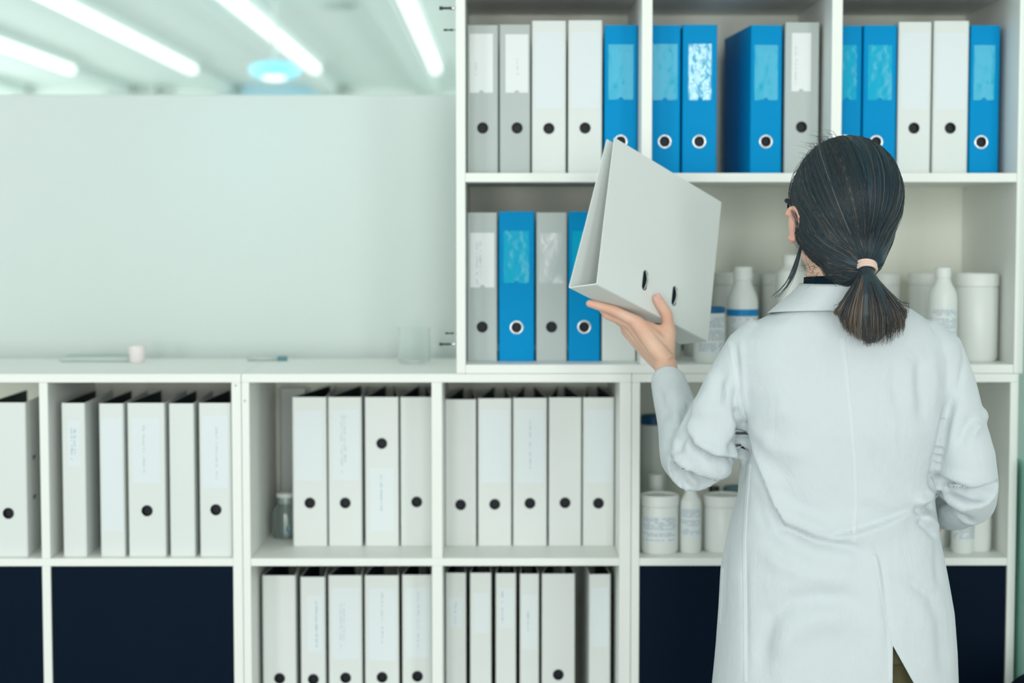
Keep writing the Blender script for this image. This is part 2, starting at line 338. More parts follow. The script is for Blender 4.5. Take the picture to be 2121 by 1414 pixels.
def binder_cover(w, h, d, tl=0, tr=0, hole=None, r=.0035, t=.0024, hr=.0105):
    """closed V-shaped shell: spine at y=0 facing -y; tl/tr = how far each cover closes in at its open edge"""
    m = MB(); hw = w/2
    out = [(-hw+tl, d), (-hw+tl*.45, d*.42), (-hw, r)]
    for k in range(1, 5): a = PI+PI/2*k/4; out.append((-hw+r+r*math.cos(a), r+r*math.sin(a)))
    right = [(hw-tr, d), (hw-tr*.45, d*.42), (hw, r)]
    for k in range(1, 5): a = -PI/2*k/4; right.append((hw-r+r*math.cos(a), r+r*math.sin(a)))
    right = right[::-1]
    inn = [(-hw+tl+t, d), (-hw+tl*.45+t, d*.42), (-hw+t, r+.001), (-hw+r, t)]; innr = [(hw-r, t), (hw-t, r+.001), (hw-tr*.45-t, d*.42), (hw-tr-t, d)]
    a = hw-r
    zs = [0, h]
    def wall(path, mi):
        vs = [(x, y, z) for z in zs for (x, y) in path]; k = len(path); m.add(vs, [(i, i+1, k+i+1, k+i) for i in range(k-1)], mi)
    wall(out, 0); wall(right, 0); wall(inn, 1); wall(innr, 1)
    # rims
    O = out+right; I = inn+innr
    for z in zs:
        for (pa, pb) in ((out, inn), (right[::-1], innr[::-1])):
            ka, kb = len(pa), len(pb); vs = [(x, y, z) for x, y in pa]+[(x, y, z) for x, y in pb]
            idx = [0, 1, 2]+[3]*(ka-3)
            fs = []
            for i in range(ka-1):
                a0, a1 = min(idx[i], kb-1), min(idx[i+1], kb-1)
                fs.append((i, i+1, ka+a1, ka+a0) if a0 != a1 else (i, i+1, ka+a0))
            m.add(vs, fs, 0)
        m.add([(-a, 0, z), (a, 0, z), (a, t, z), (-a, t, z)], [(0, 1, 2, 3)], 0)
    for (x0, x1) in ((-hw+tl, -hw+tl+t), (hw-tr-t, hw-tr)): m.add([(x0, d, 0), (x1, d, 0), (x1, d, h), (x0, d, h)], [(0, 1, 2, 3)], 0)
    # spine
    def patch(y, mi):
        if hole is None:
            m.add([(-a, y, 0), (a, y, 0), (a, y, h), (-a, y, h)], [(0, 1, 2, 3)], mi); return
        hx, hz = hole; q = min(a-abs(hx), .03); n = 32
        xs = [-a, hx-q, hx+q, a]
        m.add([(-a, y, 0), (a, y, 0), (a, y, hz-q), (-a, y, hz-q)], [(0, 1, 2, 3)], mi); m.add([(-a, y, hz+q), (a, y, hz+q), (a, y, h), (-a, y, h)], [(0, 1, 2, 3)], mi)
        for (u0, u1) in ((-a, hx-q), (hx+q, a)):
            if u1-u0 > 1e-5: m.add([(u0, y, hz-q), (u1, y, hz-q), (u1, y, hz+q), (u0, y, hz+q)], [(0, 1, 2, 3)], mi)
        vs = []
        for i in range(n):
            an = 2*PI*i/n; c, s_ = math.cos(an), math.sin(an); k = q/max(abs(c), abs(s_)); vs += [(hx+hr*c, y, hz+hr*s_), (hx+k*c, y, hz+k*s_)]
        m.add(vs, [(2*i, 2*i+1, (2*i+3) % (2*n), (2*i+2) % (2*n)) for i in range(n)], mi)
    patch(0, 0); patch(t, 1)
    if hole:
        n = 32; vs = []
        for i in range(n):
            an = 2*PI*i/n; vs += [(hole[0]+hr*math.cos(an), y, hole[1]+hr*math.sin(an)) for y in (0, t)]
        m.add(vs, [(2*i, 2*i+1, (2*i+3) % (2*n), (2*i+2) % (2*n)) for i in range(n)], 1)
    return m
def stadium(mb, c, ax, ay, L, r, nrm, th, mi=0, inner=None):
    """flat slot of half-length L along ax, half-width r along ay; ring if inner given"""
    c = np.array(c); n = 12; lo = []
    def loop(rr, off):
        pts = []
        for k in range(n+1): a = -PI/2+PI*k/n; pts.append(c+ax*(L+rr*math.cos(a))+ay*rr*math.sin(a)+nrm*off)
        for k in range(n+1): a = PI/2+PI*k/n; pts.append(c+ax*(-L+rr*math.cos(a))+ay*rr*math.sin(a)+nrm*off)
        return pts
    if inner is None:
        a = loop(r, th); b = loop(r, 0); k = len(a)
        mb.add(a+b, [tuple(range(k))]+[(i, (i+1) % k, k+(i+1) % k, k+i) for i in range(k)], mi)
    else:
        A = [loop(r, 0), loop(r*.97, th), loop(inner*1.03, th), loop(inner, 0)]; k = len(A[0]); vs = sum(A, []); fs = []
        for q in range(3): fs += [(q*k+i, q*k+(i+1) % k, (q+1)*k+(i+1) % k, (q+1)*k+i) for i in range(k)]
        mb.add(vs, fs, mi)
def rado(cover, x, y, zc, side, hw, W=None):
    """pair of rado slots on a side cover"""
    for dz in (-.04, .04):
        c = np.array([x, y, zc+dz]); n = np.array([side, 0, 0.]); ax = np.array([0, 1., 0]); ay = np.array([0, 0, 1.])
        m = MB(); stadium(m, c, ax, ay, .011, .0042, n, .0008, 0, .0034); stadium(m, c, ax, ay, .011, .0034, n, .0003, 1)
        m.tube([c+ax*(.011-.022*k/8)+n*(.0006+.0016*math.sin(PI*k/8)) for k in range(2, 9)], .0011, 8, 0)
        s_ = m.build('ring_slot', [M['steel'], M['hole']], cover, angle=.6); s_['label'] = 'steel rimmed slot'
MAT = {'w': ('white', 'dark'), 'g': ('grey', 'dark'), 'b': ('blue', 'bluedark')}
bcount = [0]
def binder(label, x0, x1, ytop, kind, floor_z, Y, pyc, hole=None, lab=None, rz=0, tl=.012, tr=.012, lean=0, group=None, d=.272, slots=0, shine=None, pad=.0006, h=None):
    """one binder: spine between pixel columns x0..x1 at distance Y, standing at floor_z"""
    bcount[0] += 1; sd = bcount[0]
    xa, xb = PX(x0, Y, pyc)+pad, PX(x1, Y, pyc)-pad; w = xb-xa
    if h is None: h = PZ(ytop, Y)-floor_z
    cm, lm = MAT[kind]; w_ = w
    t = thing('lever_arch_binder' if hole else 'ring_binder', label, 'binder', ((xa+xb)/2, Y, floor_z), group, (0, lean, rz))
    def zl(py): return PZ(py, Y)-floor_z
    def xl(px): return PX(px, Y, pyc)-(xa+xb)/2
    ho = None
    if hole:
        ho = (max(-w/2+.017, min(w/2-.017, xl(hole[0]))), zl(hole[1]))
        if abs(ho[0]) < .004: ho = (0., ho[1])
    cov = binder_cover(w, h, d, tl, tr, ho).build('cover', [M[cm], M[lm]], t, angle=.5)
    if ho:
        R0 = .0105
        if kind == 'b': prof = [(.0140, .0002), (.0136, -.0012), (.0112, -.0014), (R0-.0004, -.0004), (R0-.0006, .003)]; mm = M['steel']
        else: prof = [(.0113, .0002), (.0111, -.0007), (.0106, -.0008), (.0101, .0), (.0099, .003)]; mm = M['hole']
        g_ = MB().lathe(prof, 32, (ho[0], 0, ho[1]), axis='y').build('finger_ring', mm, t, smooth=True)
        if kind == 'b': g_['label'] = 'steel finger ring'
        MB().lathe([(R0-.0003, .002), (R0-.0003, .010), (.0001, .010)], 32, (ho[0], 0, ho[1]), axis='y').build('ring_socket', M['hole'], g_)  # black cup added so the hole shows a dark inside
    if lab:
        kd = lab[0]; a, b, c, e = lab[1:5]      # x0,x1,ytop,ybot
        xa_, xb_, zt, zb = max(xl(a), -w/2+.003), min(xl(b), w/2-.003), zl(c), zl(e)
        mt = {'paper': M['paper'], 'pocket': M['pocketcrinkled' if shine and len(shine) > 6 else 'pocket'], 'gpocket': M['pocketgrey'], 'wl': M['paperblue']}[kd]
        m = MB(); th = .0006
        if kd in ('pocket', 'paper', 'gpocket') and c < 700:      # thumb notch at the foot
            n = 10; cxn = (xa_+xb_)/2; rr = .005
            loop = [(xa_, zt), (xa_, zb)]+[(cxn-rr*math.cos(PI*k/n), zb+rr*math.sin(PI*k/n)) for k in range(n+1)]+[(xb_, zb), (xb_, zt)]
            k = len(loop); m.add([(x, -th, z) for x, z in loop]+[(x, -.0001, z) for x, z in loop], [tuple(range(k))]+[(i, (i+1) % k, k+(i+1) % k, k+i) for i in range(k)])
        else: m.box(xa_, xb_, -th, -.0001, zb, zt)
        L_ = m.build('spine_pocket' if 'pocket' in kd else 'spine_label', mt, t)
        if kd == 'paper': L_['label'] = 'white paper label'
        if len(lab) > 5 and lab[5]:
            for (tx, ty0, ty1, ink, nl) in lab[5]:
                text_marks(L_, xl(tx), (zl(ty0)+zl(ty1))/2, zl(ty0)-zl(ty1), -th, M[ink], nl, seed=sd)
    if slots:
        y = .062; hw = w/2
        x = (hw-tr*.45*y/(d*.42)) if slots > 0 else -(hw-tl*.45*y/(d*.42))
        rado(cov, x, y, h*.49, slots, hw)
    return t
G1 = 'binders on the top shelf of the tall unit'; G2 = 'binders on the second shelf of the tall unit'
YU = 3.59; zf = ZS_T+.0003
binder('grey binder with white label, leftmost on the top shelf', 967, 1032.5, 52, 'g', zf, YU, 200, (999, 265), ('paper', 973, 1021, 70, 192, [(986, 128, 162, 'ink', 1)]), group=G1)
binder('second grey binder with white label at the left of the top shelf', 1034, 1099, 51, 'g', zf, YU, 200, (1071, 265), ('paper', 1047, 1094, 71, 192, [(1072, 116, 165, 'ink', 1)]), group=G1)
binder('plain white binder on the top shelf right beside the two grey ones', 1101, 1173, 43, 'w', zf, YU, 200, (1137, 266), ('wl', 1108, 1166, 66, 224), group=G1)
binder('plain white binder on the top shelf directly left of a blue binder', 1176, 1248, 42, 'w', zf, YU, 200, (1211, 265), ('wl', 1183, 1242, 66, 224), group=G1)
binder('blue binder on the top shelf partly behind the held binder, alone among white', 1251, 1321, 52, 'b', zf, YU, 200, (1290, 293), ('pocket', 1260, 1312, 92, 206), group=G1,
       shine=[(1264, 1272, 95, 103), (1264, 1278, 134, 141), (1264, 1284, 160, 174), (1262, 1278, 197, 204)])
binder('blue binder on the top shelf with a white hook-shaped glint in its pocket', 1344.5, 1410, 52, 'b', zf, YU, 200, (1375, 293), ('pocket', 1351, 1403, 91, 207), group=G1,
       shine=[(1358, 1364, 93, 105), (1362, 1390, 104, 112), (1388, 1398, 93, 108), (1352, 1366, 199, 206), (1384, 1400, 199, 206)])
binder('blue binder on the top shelf with a spine pocket full of white crinkles', 1412.5, 1485.5, 51, 'b', zf, YU, 200, (1448, 293), ('pocket', 1426, 1473, 91, 207), group=G1,
       shine=[(1428, 1471, 93, 106), (1428, 1458, 112, 118), (1436, 1470, 124, 131), (1428, 1462, 140, 147), (1440, 1470, 152, 160), (1428, 1464, 168, 176), (1432, 1470, 183, 190), (1426, 1440, 196, 205), (1460, 1473, 196, 205)])
binder('blue binder on the top shelf standing askew with its dark left cover showing', 1553.5, 1621, 52, 'b', zf, YU, 200, (1584, 293), ('pocket', 1562, 1611, 93, 207), group=G1, rz=math.radians(4.6), tl=.002, tr=.022,
       shine=[(1564, 1571, 95, 104), (1564, 1566, 106, 200)])
binder('grey binder with white label on the top shelf, beside the askew blue one', 1624.5, 1697, 46, 'g', zf, YU, 200, (1662, 263), ('paper', 1639, 1679, 68, 189, [(1648, 97, 178, 'ink', 1)]), group=G1)
binder('narrow-looking blue binder on the top shelf half hidden by the divider above her head', 1729, 1785, 53, 'b', zf, YU, 200, (1750, 293), ('pocket', 1733, 1774, 93, 207), group=G1)
binder('blue binder on the top shelf right above the woman\'s head, right of a hidden one', 1787, 1857, 52, 'b', zf, YU, 200, (1816, 294), ('pocket', 1797, 1847, 93, 207), group=G1,
       shine=[(1799, 1806, 95, 105), (1799, 1806, 132, 141), (1798, 1828, 156, 172), (1798, 1804, 184, 204), (1808, 1836, 182, 187)])
binder('white binder on the top shelf with a small glint near its spine top', 1859, 1929, 45, 'w', zf, YU, 200, (1891.5, 265), ('wl', 1866, 1922, 68, 226), group=G1)
binder('white binder on the top shelf next to the rightmost blue binder', 1932, 2006.5, 43, 'w', zf, YU, 200, (1968, 265), ('wl', 1938, 2000, 68, 226), group=G1)
binder('rightmost blue binder on the top shelf, with a dull pocket', 2008.5, 2070.5, 52, 'b', zf, YU, 200, (2034, 294), ('pocket', 2016, 2060, 93, 207), group=G1)
zf = ZUB_T+.0003
binder('grey binder with a white label at the left end of the second shelf', 967, 1030.5, 440, 'g', zf, YU, 600, (1000, 677), ('paper', 974, 1024, 482, 595, [(992, 500, 588, 'inkdark', 2)]), group=G2)
binder('blue binder standing between two grey binders on the second shelf', 1032.5, 1107.5, 438, 'b', zf, YU, 600, (1070, 678), ('pocket', 1043, 1096, 478, 586), group=G2,
       shine=[(1046, 1050, 490, 513), (1047, 1076, 537, 550), (1048, 1066, 568, 582), (1078, 1089, 562, 572), (1050, 1086, 505, 509)])
binder('grey binder with an empty clear pocket, between two blue ones on the second shelf', 1110, 1175, 440, 'g', zf, YU, 600, (1143, 677), ('gpocket', 1117, 1166, 482, 587), group=G2)
binder('blue binder on the second shelf partly covered by the held binder', 1176.5, 1244, 438, 'b', zf, YU, 600, (1212, 677), ('pocket', 1185, 1234, 478, 586), group=G2)
binder('white binder on the second shelf behind the fingers of the woman\'s hand', 1246, 1318, 436, 'w', zf, YU, 600, (1282, 640), None, group=G2)
# lower left unit
GL = 'binders in the low left unit'; YL = 3.522; zf = Z1T+.0003
binder('white binder at the left edge with two slots on its side', -24, 56, 833, 'w', zf, YL, 990, (17, 1062), None, group=GL, tl=.004, tr=.010, slots=1)
binder('slim white binder with blue text, first in the low left compartment', 128.5, 178.5, 834, 'w', zf, YL, 990, None, ('wl', 142, 168, 870, 965, [(153.5, 886, 950, 'inkblue', 2)]), group=GL, tl=.004, tr=.004)
binder('slim white binder with two tiny shiny dots near its spine top', 206, 258, 835, 'w', zf, YL, 990, None, ('wl', 212, 254, 866, 1100), group=GL, tl=.006, tr=.006)
binder('wide white binder with finger hole, third in the low left compartment', 264.5, 343, 834, 'w', zf, YL, 990, (303, 1057), ('wl', 275, 332, 865, 1000, [(299, 874, 978, 'ink', 1)]), group=GL, tl=.014, tr=.004)
binder('slim blank white binder between two holed binders in the low left compartment', 350.5, 403.5, 835, 'w', zf, YL, 990, None, None, group=GL, tl=.006, tr=.006)
binder('white binder with finger hole against the right side of the low left compartment', 412.5, 480.5, 834, 'w', zf, YL, 990, (450, 1055), ('wl', 420, 474, 860, 1010, [(450, 876, 990, 'ink', 1)]), group=GL, tl=.018, tr=.004)
# middle unit, upper row
GA = 'binders in the upper left compartment of the middle unit'; GB = 'binders in the upper right compartment of the middle unit'; YM = 3.637
binder('plain white binder first from the left in the middle unit, beside a glass jar', 605.5, 677.5, 822, 'w', zf, YM, 980, (641, 1041), ('wl', 612, 668, 850, 995), group=GA, tl=.05, tr=.004, d=.262)
binder('white binder with a two-line grey label, second in the middle unit', 679.5, 750, 822, 'w', zf, YM, 980, (712.5, 1041), ('wl', 688, 744, 848, 994, [(712, 860, 978, 'ink', 2)]), group=GA, tl=.045, tr=.004, d=.262)
binder('white binder standing upside down with its hole high and blue text below', 755.5, 826.5, 822, 'w', zf, YM, 980, (792, 918), ('wl', 766, 816, 968, 1100, [(790, 984, 1058, 'inkblue', 1)]), group=GA, tl=.024, tr=.024, d=.262)
binder('plain white binder against the middle divider, right of the upside-down one', 829, 897, 822, 'w', zf, YM, 980, (866, 1039), None, group=GA, tl=.024, tr=.024, d=.262)
binder('plain white binder first right of the middle divider, upper row', 921, 987, 827, 'w', zf, YM, 980, (955, 1045), None, group=GB, tl=.03, tr=.012, d=.262)
binder('plain white binder second right of the middle divider, with a blank bluish label', 989.5, 1060, 825, 'w', zf, YM, 980, (1027, 1044), ('wl', 997, 1053, 848, 1000), group=GB, tl=.03, tr=.012, d=.262)
binder('white binder with one line of blue text in the middle of five', 1062, 1133.5, 824, 'w', zf, YM, 980, (1099, 1042), ('wl', 1070, 1126, 848, 1000, [(1099, 873, 972, 'inkblue', 1)]), group=GB, tl=.024, tr=.02, d=.262)
binder('plain white binder directly right of the blue-text one, no label', 1136, 1205, 823, 'w', zf, YM, 980, (1170, 1041), None, group=GB, tl=.024, tr=.024, d=.262)
binder('white binder at the right end of the upper row below her raised hand', 1206.5, 1273, 823, 'w', zf, YM, 980, (1243, 1042), ('wl', 1214, 1270, 848, 1000), group=GB, tl=.02, tr=.02, d=.262)
# middle unit, lower row
GC = 'binders in the lower left compartment of the middle unit'; GD = 'binders in the lower right compartment of the middle unit'; YN = 3.6; zf = Z2T+.0003
binder('plain unlabelled white binder leftmost in the lower row of the middle unit', 543, 613.5, 1191, 'w', zf, YN, 1300, (580, 1404), None, group=GC, tl=.02, tr=.01)
binder('slim white binder with blue-grey text, second in the lower row', 622, 674.5, 1194, 'w', zf, YN, 1300, (650, 1406), ('wl', 636, 668, 1232, 1350, [(656, 1238, 1340, 'inkblue', 1)]), group=GC, tl=.01, tr=.01)
binder('white binder with two lines of faint text, third in the lower row', 680, 750.5, 1191, 'w', zf, YN, 1300, (715, 1403), ('wl', 688, 744, 1216, 1365, [(710, 1250, 1340, 'ink', 2)]), group=GC, tl=.03, tr=.01)
binder('white binder with one faint grey line of text, fourth in the lower row', 755, 827, 1191, 'w', zf, YN, 1300, (793, 1402), ('wl', 764, 820, 1218, 1368, [(792, 1226, 1332, 'ink', 1)]), group=GC, tl=.02, tr=.02)
binder('white binder with a grey text line, last left of the divider, lower row', 832.5, 896, 1190, 'w', zf, YN, 1300, (868, 1400), ('wl', 840, 890, 1216, 1362, [(867, 1226, 1338, 'ink', 1)]), group=GC, tl=.02, tr=.02)
binder('slim white binder with short blue text beside the lower divider', 922.5, 966, 1186, 'w', zf, YN, 1300, None, ('wl', 930, 958, 1236, 1300, [(944, 1242, 1291, 'inkblue', 1)]), group=GD, tl=.01, tr=.008)
binder('slim white binder with an empty bluish label, second right of the lower divider', 973, 1018.5, 1186, 'w', zf, YN, 1300, None, ('wl', 982, 1012, 1228, 1310), group=GD, tl=.01, tr=.008)
binder('slim white binder with long blue text, third right of the lower divider', 1026, 1069.5, 1187, 'w', zf, YN, 1300, None, ('wl', 1033, 1064, 1218, 1300, [(1041, 1224, 1292, 'inkblue', 1)]), group=GD, tl=.01, tr=.008)
binder('slimmest white binder with short slanted text, in the lower row', 1076, 1117, 1188, 'w', zf, YN, 1300, None, ('wl', 1081, 1112, 1232, 1345, [(1094, 1266, 1305, 'inkblue', 1)]), group=GD, tl=.01, tr=.008)
binder('wide blank white binder with finger hole at the right of the lower row', 1121.5, 1191.5, 1188, 'w', zf, YN, 1300, (1154, 1397), None, group=GD, tl=.03, tr=.01)
binder('slim white binder standing apart at the right end of the lower row', 1219.5, 1265.5, 1189, 'w', zf, YN, 1300, None, ('wl', 1225, 1260, 1216, 1340), group=GD, tl=.004, tr=.006, rz=math.radians(2.5))
# document box and jar in the middle unit
xa, xb = PX(571, 3.78), PX(622, 3.78)
o = MB().box(0, xb-xa, 0, .012, 0, .305).build('document_folder', M['whitel'], bevel=.001); o.location = (xa, 3.86, Z1T+.0003); tag(o, 'pale folder leaning at the back behind the glass jar in the middle unit', 'folder')
# ------------------------------------------------------------------ bottles and jars
def lath(name, label, cat, px, Y, floor_z, parts, group=None):
    """parts: (name, material, profile) profile in metres (r,z)"""
    t = thing(name, label, cat, (PX(px, Y, 800), Y, floor_z), group)
    last = {}
    for nm, mt, prof, par in parts:
        o = MB().lathe(prof, 48).build(nm, M[mt], last.get(par, t), angle=.7); last[nm] = o
        if mt in ('capblue', 'capteal', 'capdark', 'band', 'bandd'): o['label'] = {'capblue': 'blue cap', 'capteal': 'teal cap', 'capdark': 'black cap', 'band': 'blue band', 'bandd': 'dark blue band'}[mt]
    return t, last
def label_arc(par, r, z0, z1, a0, a1, mt, marks=0, seed=1, pink=False):
    """curved paper label; angles from the camera-facing side"""
    m = MB(); n = 20
    def pt(rr, a, z): an = -PI/2+a; return (rr*math.cos(an), rr*math.sin(an), z)
    vs = []
    for k in range(n+1):
        a = a0+(a1-a0)*k/n; vs += [pt(r+.0003, a, z0), pt(r+.0003, a, z1)]
    m.add(vs, [(2*k, 2*k+2, 2*k+3, 2*k+1) for k in range(n)])
    L = m.build('label', M[mt], par, smooth=True)
    if marks:
        rr = random.Random(seed); t = MB(); z = z1-.006
        while z > z0+.004:
            a = a0+.08
            while a < a1-.1:
                b = min(a+rr.uniform(.08, .3), a1-.06)
                if rr.random() < .8:
                    vs = []
                    for k in range(4): c = a+(b-a)*k/3; vs += [pt(r+.0006, c, z), pt(r+.0006, c, z+.0022)]
                    t.add(vs, [(2*k, 2*k+2, 2*k+3, 2*k+1) for k in range(3)], 1 if (pink and rr.random() < .12) else 0)
                a = b+.05
            z -= .0042 if rr.random() < .8 else .009
        t.build('label_text', [M['inksoft'], M['pink']], L, merge=0)
    return L
def jar_prof(r, h, lid=.022):
    body = [(.0001, 0), (r*.93, 0), (r, .008), (r, h-lid-.004), (r*.96, h-lid-.001), (r*.96, h-lid+.004)]
    ld = [(r*.97, h-lid), (r*1.02, h-lid+.001), (r*1.02, h-.003), (r*.98, h), (r*.9, h), (r*.88, h-.003), (.0001, h-.003)]
    return body, ld
def jar(label, x0, x1, ytop, Y, floor_z, lidm='cap', lab=None, cat='jar', lid=.022, group=None):
    r = (x1-x0)/FPX*Y/2; r = (x1-x0)/FPX*(Y+r)/2; Yc = Y+r; h = PZ(ytop, Y)-floor_z
    b, l = jar_prof(r/1.02, h, lid)
    t, d = lath('plastic_jar', label, cat, (x0+x1)/2, Y, floor_z, [('body', 'plastic', b, None), ('lid', lidm, l, None)], group); t.location.y = Yc; t.location.x = PX((x0+x1)/2, Yc)
    if lab: label_arc(d['body'], r/1.02, PZ(lab[1], Y)-floor_z, PZ(lab[0], Y)-floor_z, lab[2], lab[3], 'paperblue', 1, lab[4], True)
    return t
def bottle(label, x0, x1, ytop, Y, floor_z, neck, ysh, capm='cap', caph=.024, lab=None, group=None, band=None, cat='bottle'):
    r = (x1-x0)/FPX*Y/2; r = (x1-x0)/FPX*(Y+r)/2; Yc = Y+r; h = PZ(ytop, Y)-floor_z; zs = PZ(ysh, Y)-floor_z; n = neck/FPX*Y/2
    body = [(.0001, 0), (r*.92, 0), (r, .007), (r, zs-.01), (r*.97, zs)]
    for k in range(1, 6): u = k/6; body.append((r*.97+(n*.9-r*.97)*(u*u*(3-2*u)*.6+.4*u), zs+(h-caph-zs)*u))
    body += [(n*.9, h-caph), (n*.85, h-caph+.003)]
    cp = [(n*.9, h-caph), (n, h-caph+.0008), (n, h-.002), (n*.94, h), (.0001, h)]
    t, d = lath('plastic_bottle', label, cat, (x0+x1)/2, Y, floor_z, [('body', 'plastic', body, None), ('cap', capm, cp, None)], group); t.location.y = Yc
    t.location.x = PX((x0+x1)/2, Yc)
    if lab: label_arc(d['body'], r, PZ(lab[1], Y)-floor_z, PZ(lab[0], Y)-floor_z, lab[2], lab[3], 'paperblue', 1, lab[4], True)
    if band:
        z1, z0 = PZ(band[0], Y)-floor_z, PZ(band[1], Y)-floor_z
        bo = MB().lathe([(r*1.0, z0), (r*1.02, z0), (r*1.02, z1), (r*1.0, z1)], 48).build('label_band', M[band[2]], d['body'], angle=.5); bo['label'] = 'blue band'
    return t
zs = ZUB_T+.0003
jar('white jar half hidden behind the blue-banded bottle, close to the held binder', 1474, 1574, 565, 3.76, zs, lid=.026)
bottle('white narrow-capped bottle with a blue label band, left of her neck', 1505, 1570, 553, 3.62, zs, 40, 622, lab=(656, 735, -1.0, 1.0, 3), band=(641, 655, 'band'), caph=.028)
jar('white tub with a dark blue lid rim, cut off by the held binder', 1436, 1502, 637, 3.545, zs, 'bandd', lid=.0115, lab=(654, 735, -.9, 1.2, 5))
jar('white jar standing between the banded bottle and her neck', 1577, 1640, 567, 3.76, zs, lid=.024)
bottle('tall white bottle directly behind her neck, higher than the jars', 1606, 1672, 528, 3.64, zs, 40, 565, caph=.02)
o = None
jar('white jar behind her ponytail on the second shelf', 1800, 1862, 567, 3.74, zs, lid=.024)
jar('white jar behind the narrow bottle, right of her ponytail', 1880, 1948, 567, 3.76, zs, lid=.024)
bottle('white narrow bottle with grey printed lines, right of her ponytail', 1922, 1981, 555, 3.52, zs, 32, 612, lab=(638, 735, -1.0, 1.0, 9), caph=.02)
jar('large blank white jar at the right end of the second shelf', 1974, 2066, 567, 3.565, zs, lid=.026)
jar('white tub under the held binder beside the woman\'s wrist', 1351, 1411, 690, 3.66, zs, lid=.014)
jar('grey-white low tub behind her left shoulder, right of her wrist', 1416, 1476, 696, 3.72, zs, lid=.014)
zs = Z1T+.0003
jar('tall white jar with a dark blue lid at the back of the low right unit', 1327.5, 1382, 862, 3.80, zs, 'capblue', lid=.020)
jar('white tub with printed label beside the left side of the low right unit', 1326.5, 1409, 1029, 3.535, zs, lab=(1070, 1125, -1.1, .95, 11), lid=.022)
bottle('white narrow-necked bottle standing behind the printed tub', 1334, 1386, 985, 3.66, zs, 30, 1035, caph=.03)
bottle('slim white bottle with blue and pink print under her left elbow', 1411, 1455, 1008, 3.545, zs, 26, 1042, lab=(1052, 1115, -1.2, 1.1, 14), caph=.012)
jar('blank white tub under her left elbow, right of the slim bottle', 1458, 1545, 1030, 3.55, zs, lid=.022)
bottle('small bottle with a black cap behind the blank tub', 1466, 1497, 1009, 3.76, zs, 22, 1045, 'capdark', caph=.018)
jar('white jar with a teal lid behind the blank tub', 1500, 1560, 1012, 3.80, zs, 'capteal', lid=.012)
jar('white tub between her right hip and the printed bottle', 1925, 1976, 1070, 3.62, zs, lid=.02)
bottle('small white bottle with faded print under her right elbow', 1977, 2024, 1062, 3.54, zs, 26, 1078, lab=(1084, 1122, -1.2, 1.2, 21), caph=.01)
jar('tall white jar in the right corner of the low right unit', 1996, 2060, 975, 3.56, zs, lid=.022)
# glass jar with teal stopper
t, d = lath('glass_jar', 'clear glass jar with a teal spot in the corner of the middle unit', 'jar', 590, 3.70, Z1T+.0003, [
    ('body', 'glass', [(.0001, 0), (.026, 0), (.028, .004), (.028, .055), (.022, .066), (.018, .07), (.018, .085), (.0165, .085), (.0165, .071), (.0205, .064), (.026, .054), (.026, .006), (.0001, .004)], None),
    ('stopper', 'cap', [(.0001, .073), (.016, .073), (.016, .084), (.020, .086), (.020, .094), (.0001, .096)], None)]); t.location.x = PX(584, 3.70); t.location.y = 3.745
o = MB().ellip((0.008, -.0285, .022), (.0055, .001, .0075), 8).build('sticker', M['capteal'], d['body'], smooth=True); o['label'] = 'teal spot'
# things on the counter
def on_counter(o, px, Y): o.location = (PX(px, Y, 760), Y, ZT+.0003); return o
t, d = lath('cup', 'pale pink cup at the back of the low left unit top', 'cup', 285, 3.80, ZT+.0003, [('body', 'pinkcup', [(.0001, 0), (.0145, 0), (.0165, .004), (.0185, .036), (.0172, .036), (.015, .005), (.0001, .004)], None)])
t, d = lath('glass_beaker', 'clear glass beaker on the counter left of the tall unit', 'beaker', 858, 3.78, ZT+.0003, [('body', 'glassthin', [(.0001, 0), (.030, 0), (.033, .004), (.033, .072), (.036, .076), (.034, .076), (.0315, .072), (.0315, .006), (.0001, .004)], None)])
t = thing('marker_pen', 'thin grey pen lying on the counter by the middle seam', 'pen', (PX(545, 3.83, 760), 3.84, ZT+.0053)); MB().tube([(-.035, 0, 0), (.03, .004, 0)], .0048, 12).build('barrel', M['vent'], t, smooth=True); MB().tube([(.03, .004, 0), (.05, .005, 0)], .0052, 12).build('cap', M['capteal'], t, smooth=True)
o = MB().box(-.075, .075, -.04, .04, 0, .010).build('tray', M['vent'], bevel=.003); on_counter(o, 205, 3.855); tag(o, 'flat grey tray at the back of the counter left of the pink cup', 'tray')
# right edge: glass cabinet and bin
x0 = PX(2112.5, 3.5, 1100)
t = thing('glass_cabinet', 'pale green glass cabinet cut off by the right edge', 'cabinet', (x0, 3.44, 0))
MB().box(.001, .0045, 0, .40, 0, PZ(960, 3.44)).build('side_pane', M['teal'], t, bevel=.001)
MB().box(.0047, .50, .004, .016, 0, 2.0).build('door', M['paleglass'], t, bevel=.001)
MB().lathe([(.0001, -.03), (.010, -.03), (.012, -.026), (.010, -.02), (.006, -.016), (.006, 0), (.0001, 0)], 24, (.018, 0.004, PZ(1011, 3.44)), axis='y').build('handle', M['steel'], t, smooth=True)
t2 = thing('bin', 'dark round-topped bin in the bottom right corner', 'bin', (PX(2206, 3.2, 1400), 3.2, 0))
MB().lathe([(.0001, 0), (.10, 0), (.12, .60), (.0001, .60)], 32).build('body', M['capdark'], t2, angle=.6)
MB().ellip((0, 0, .60), (.122, .122, PZ(1383, 3.2)-.60), 16).build('lid', M['navy'], t2, smooth=True)
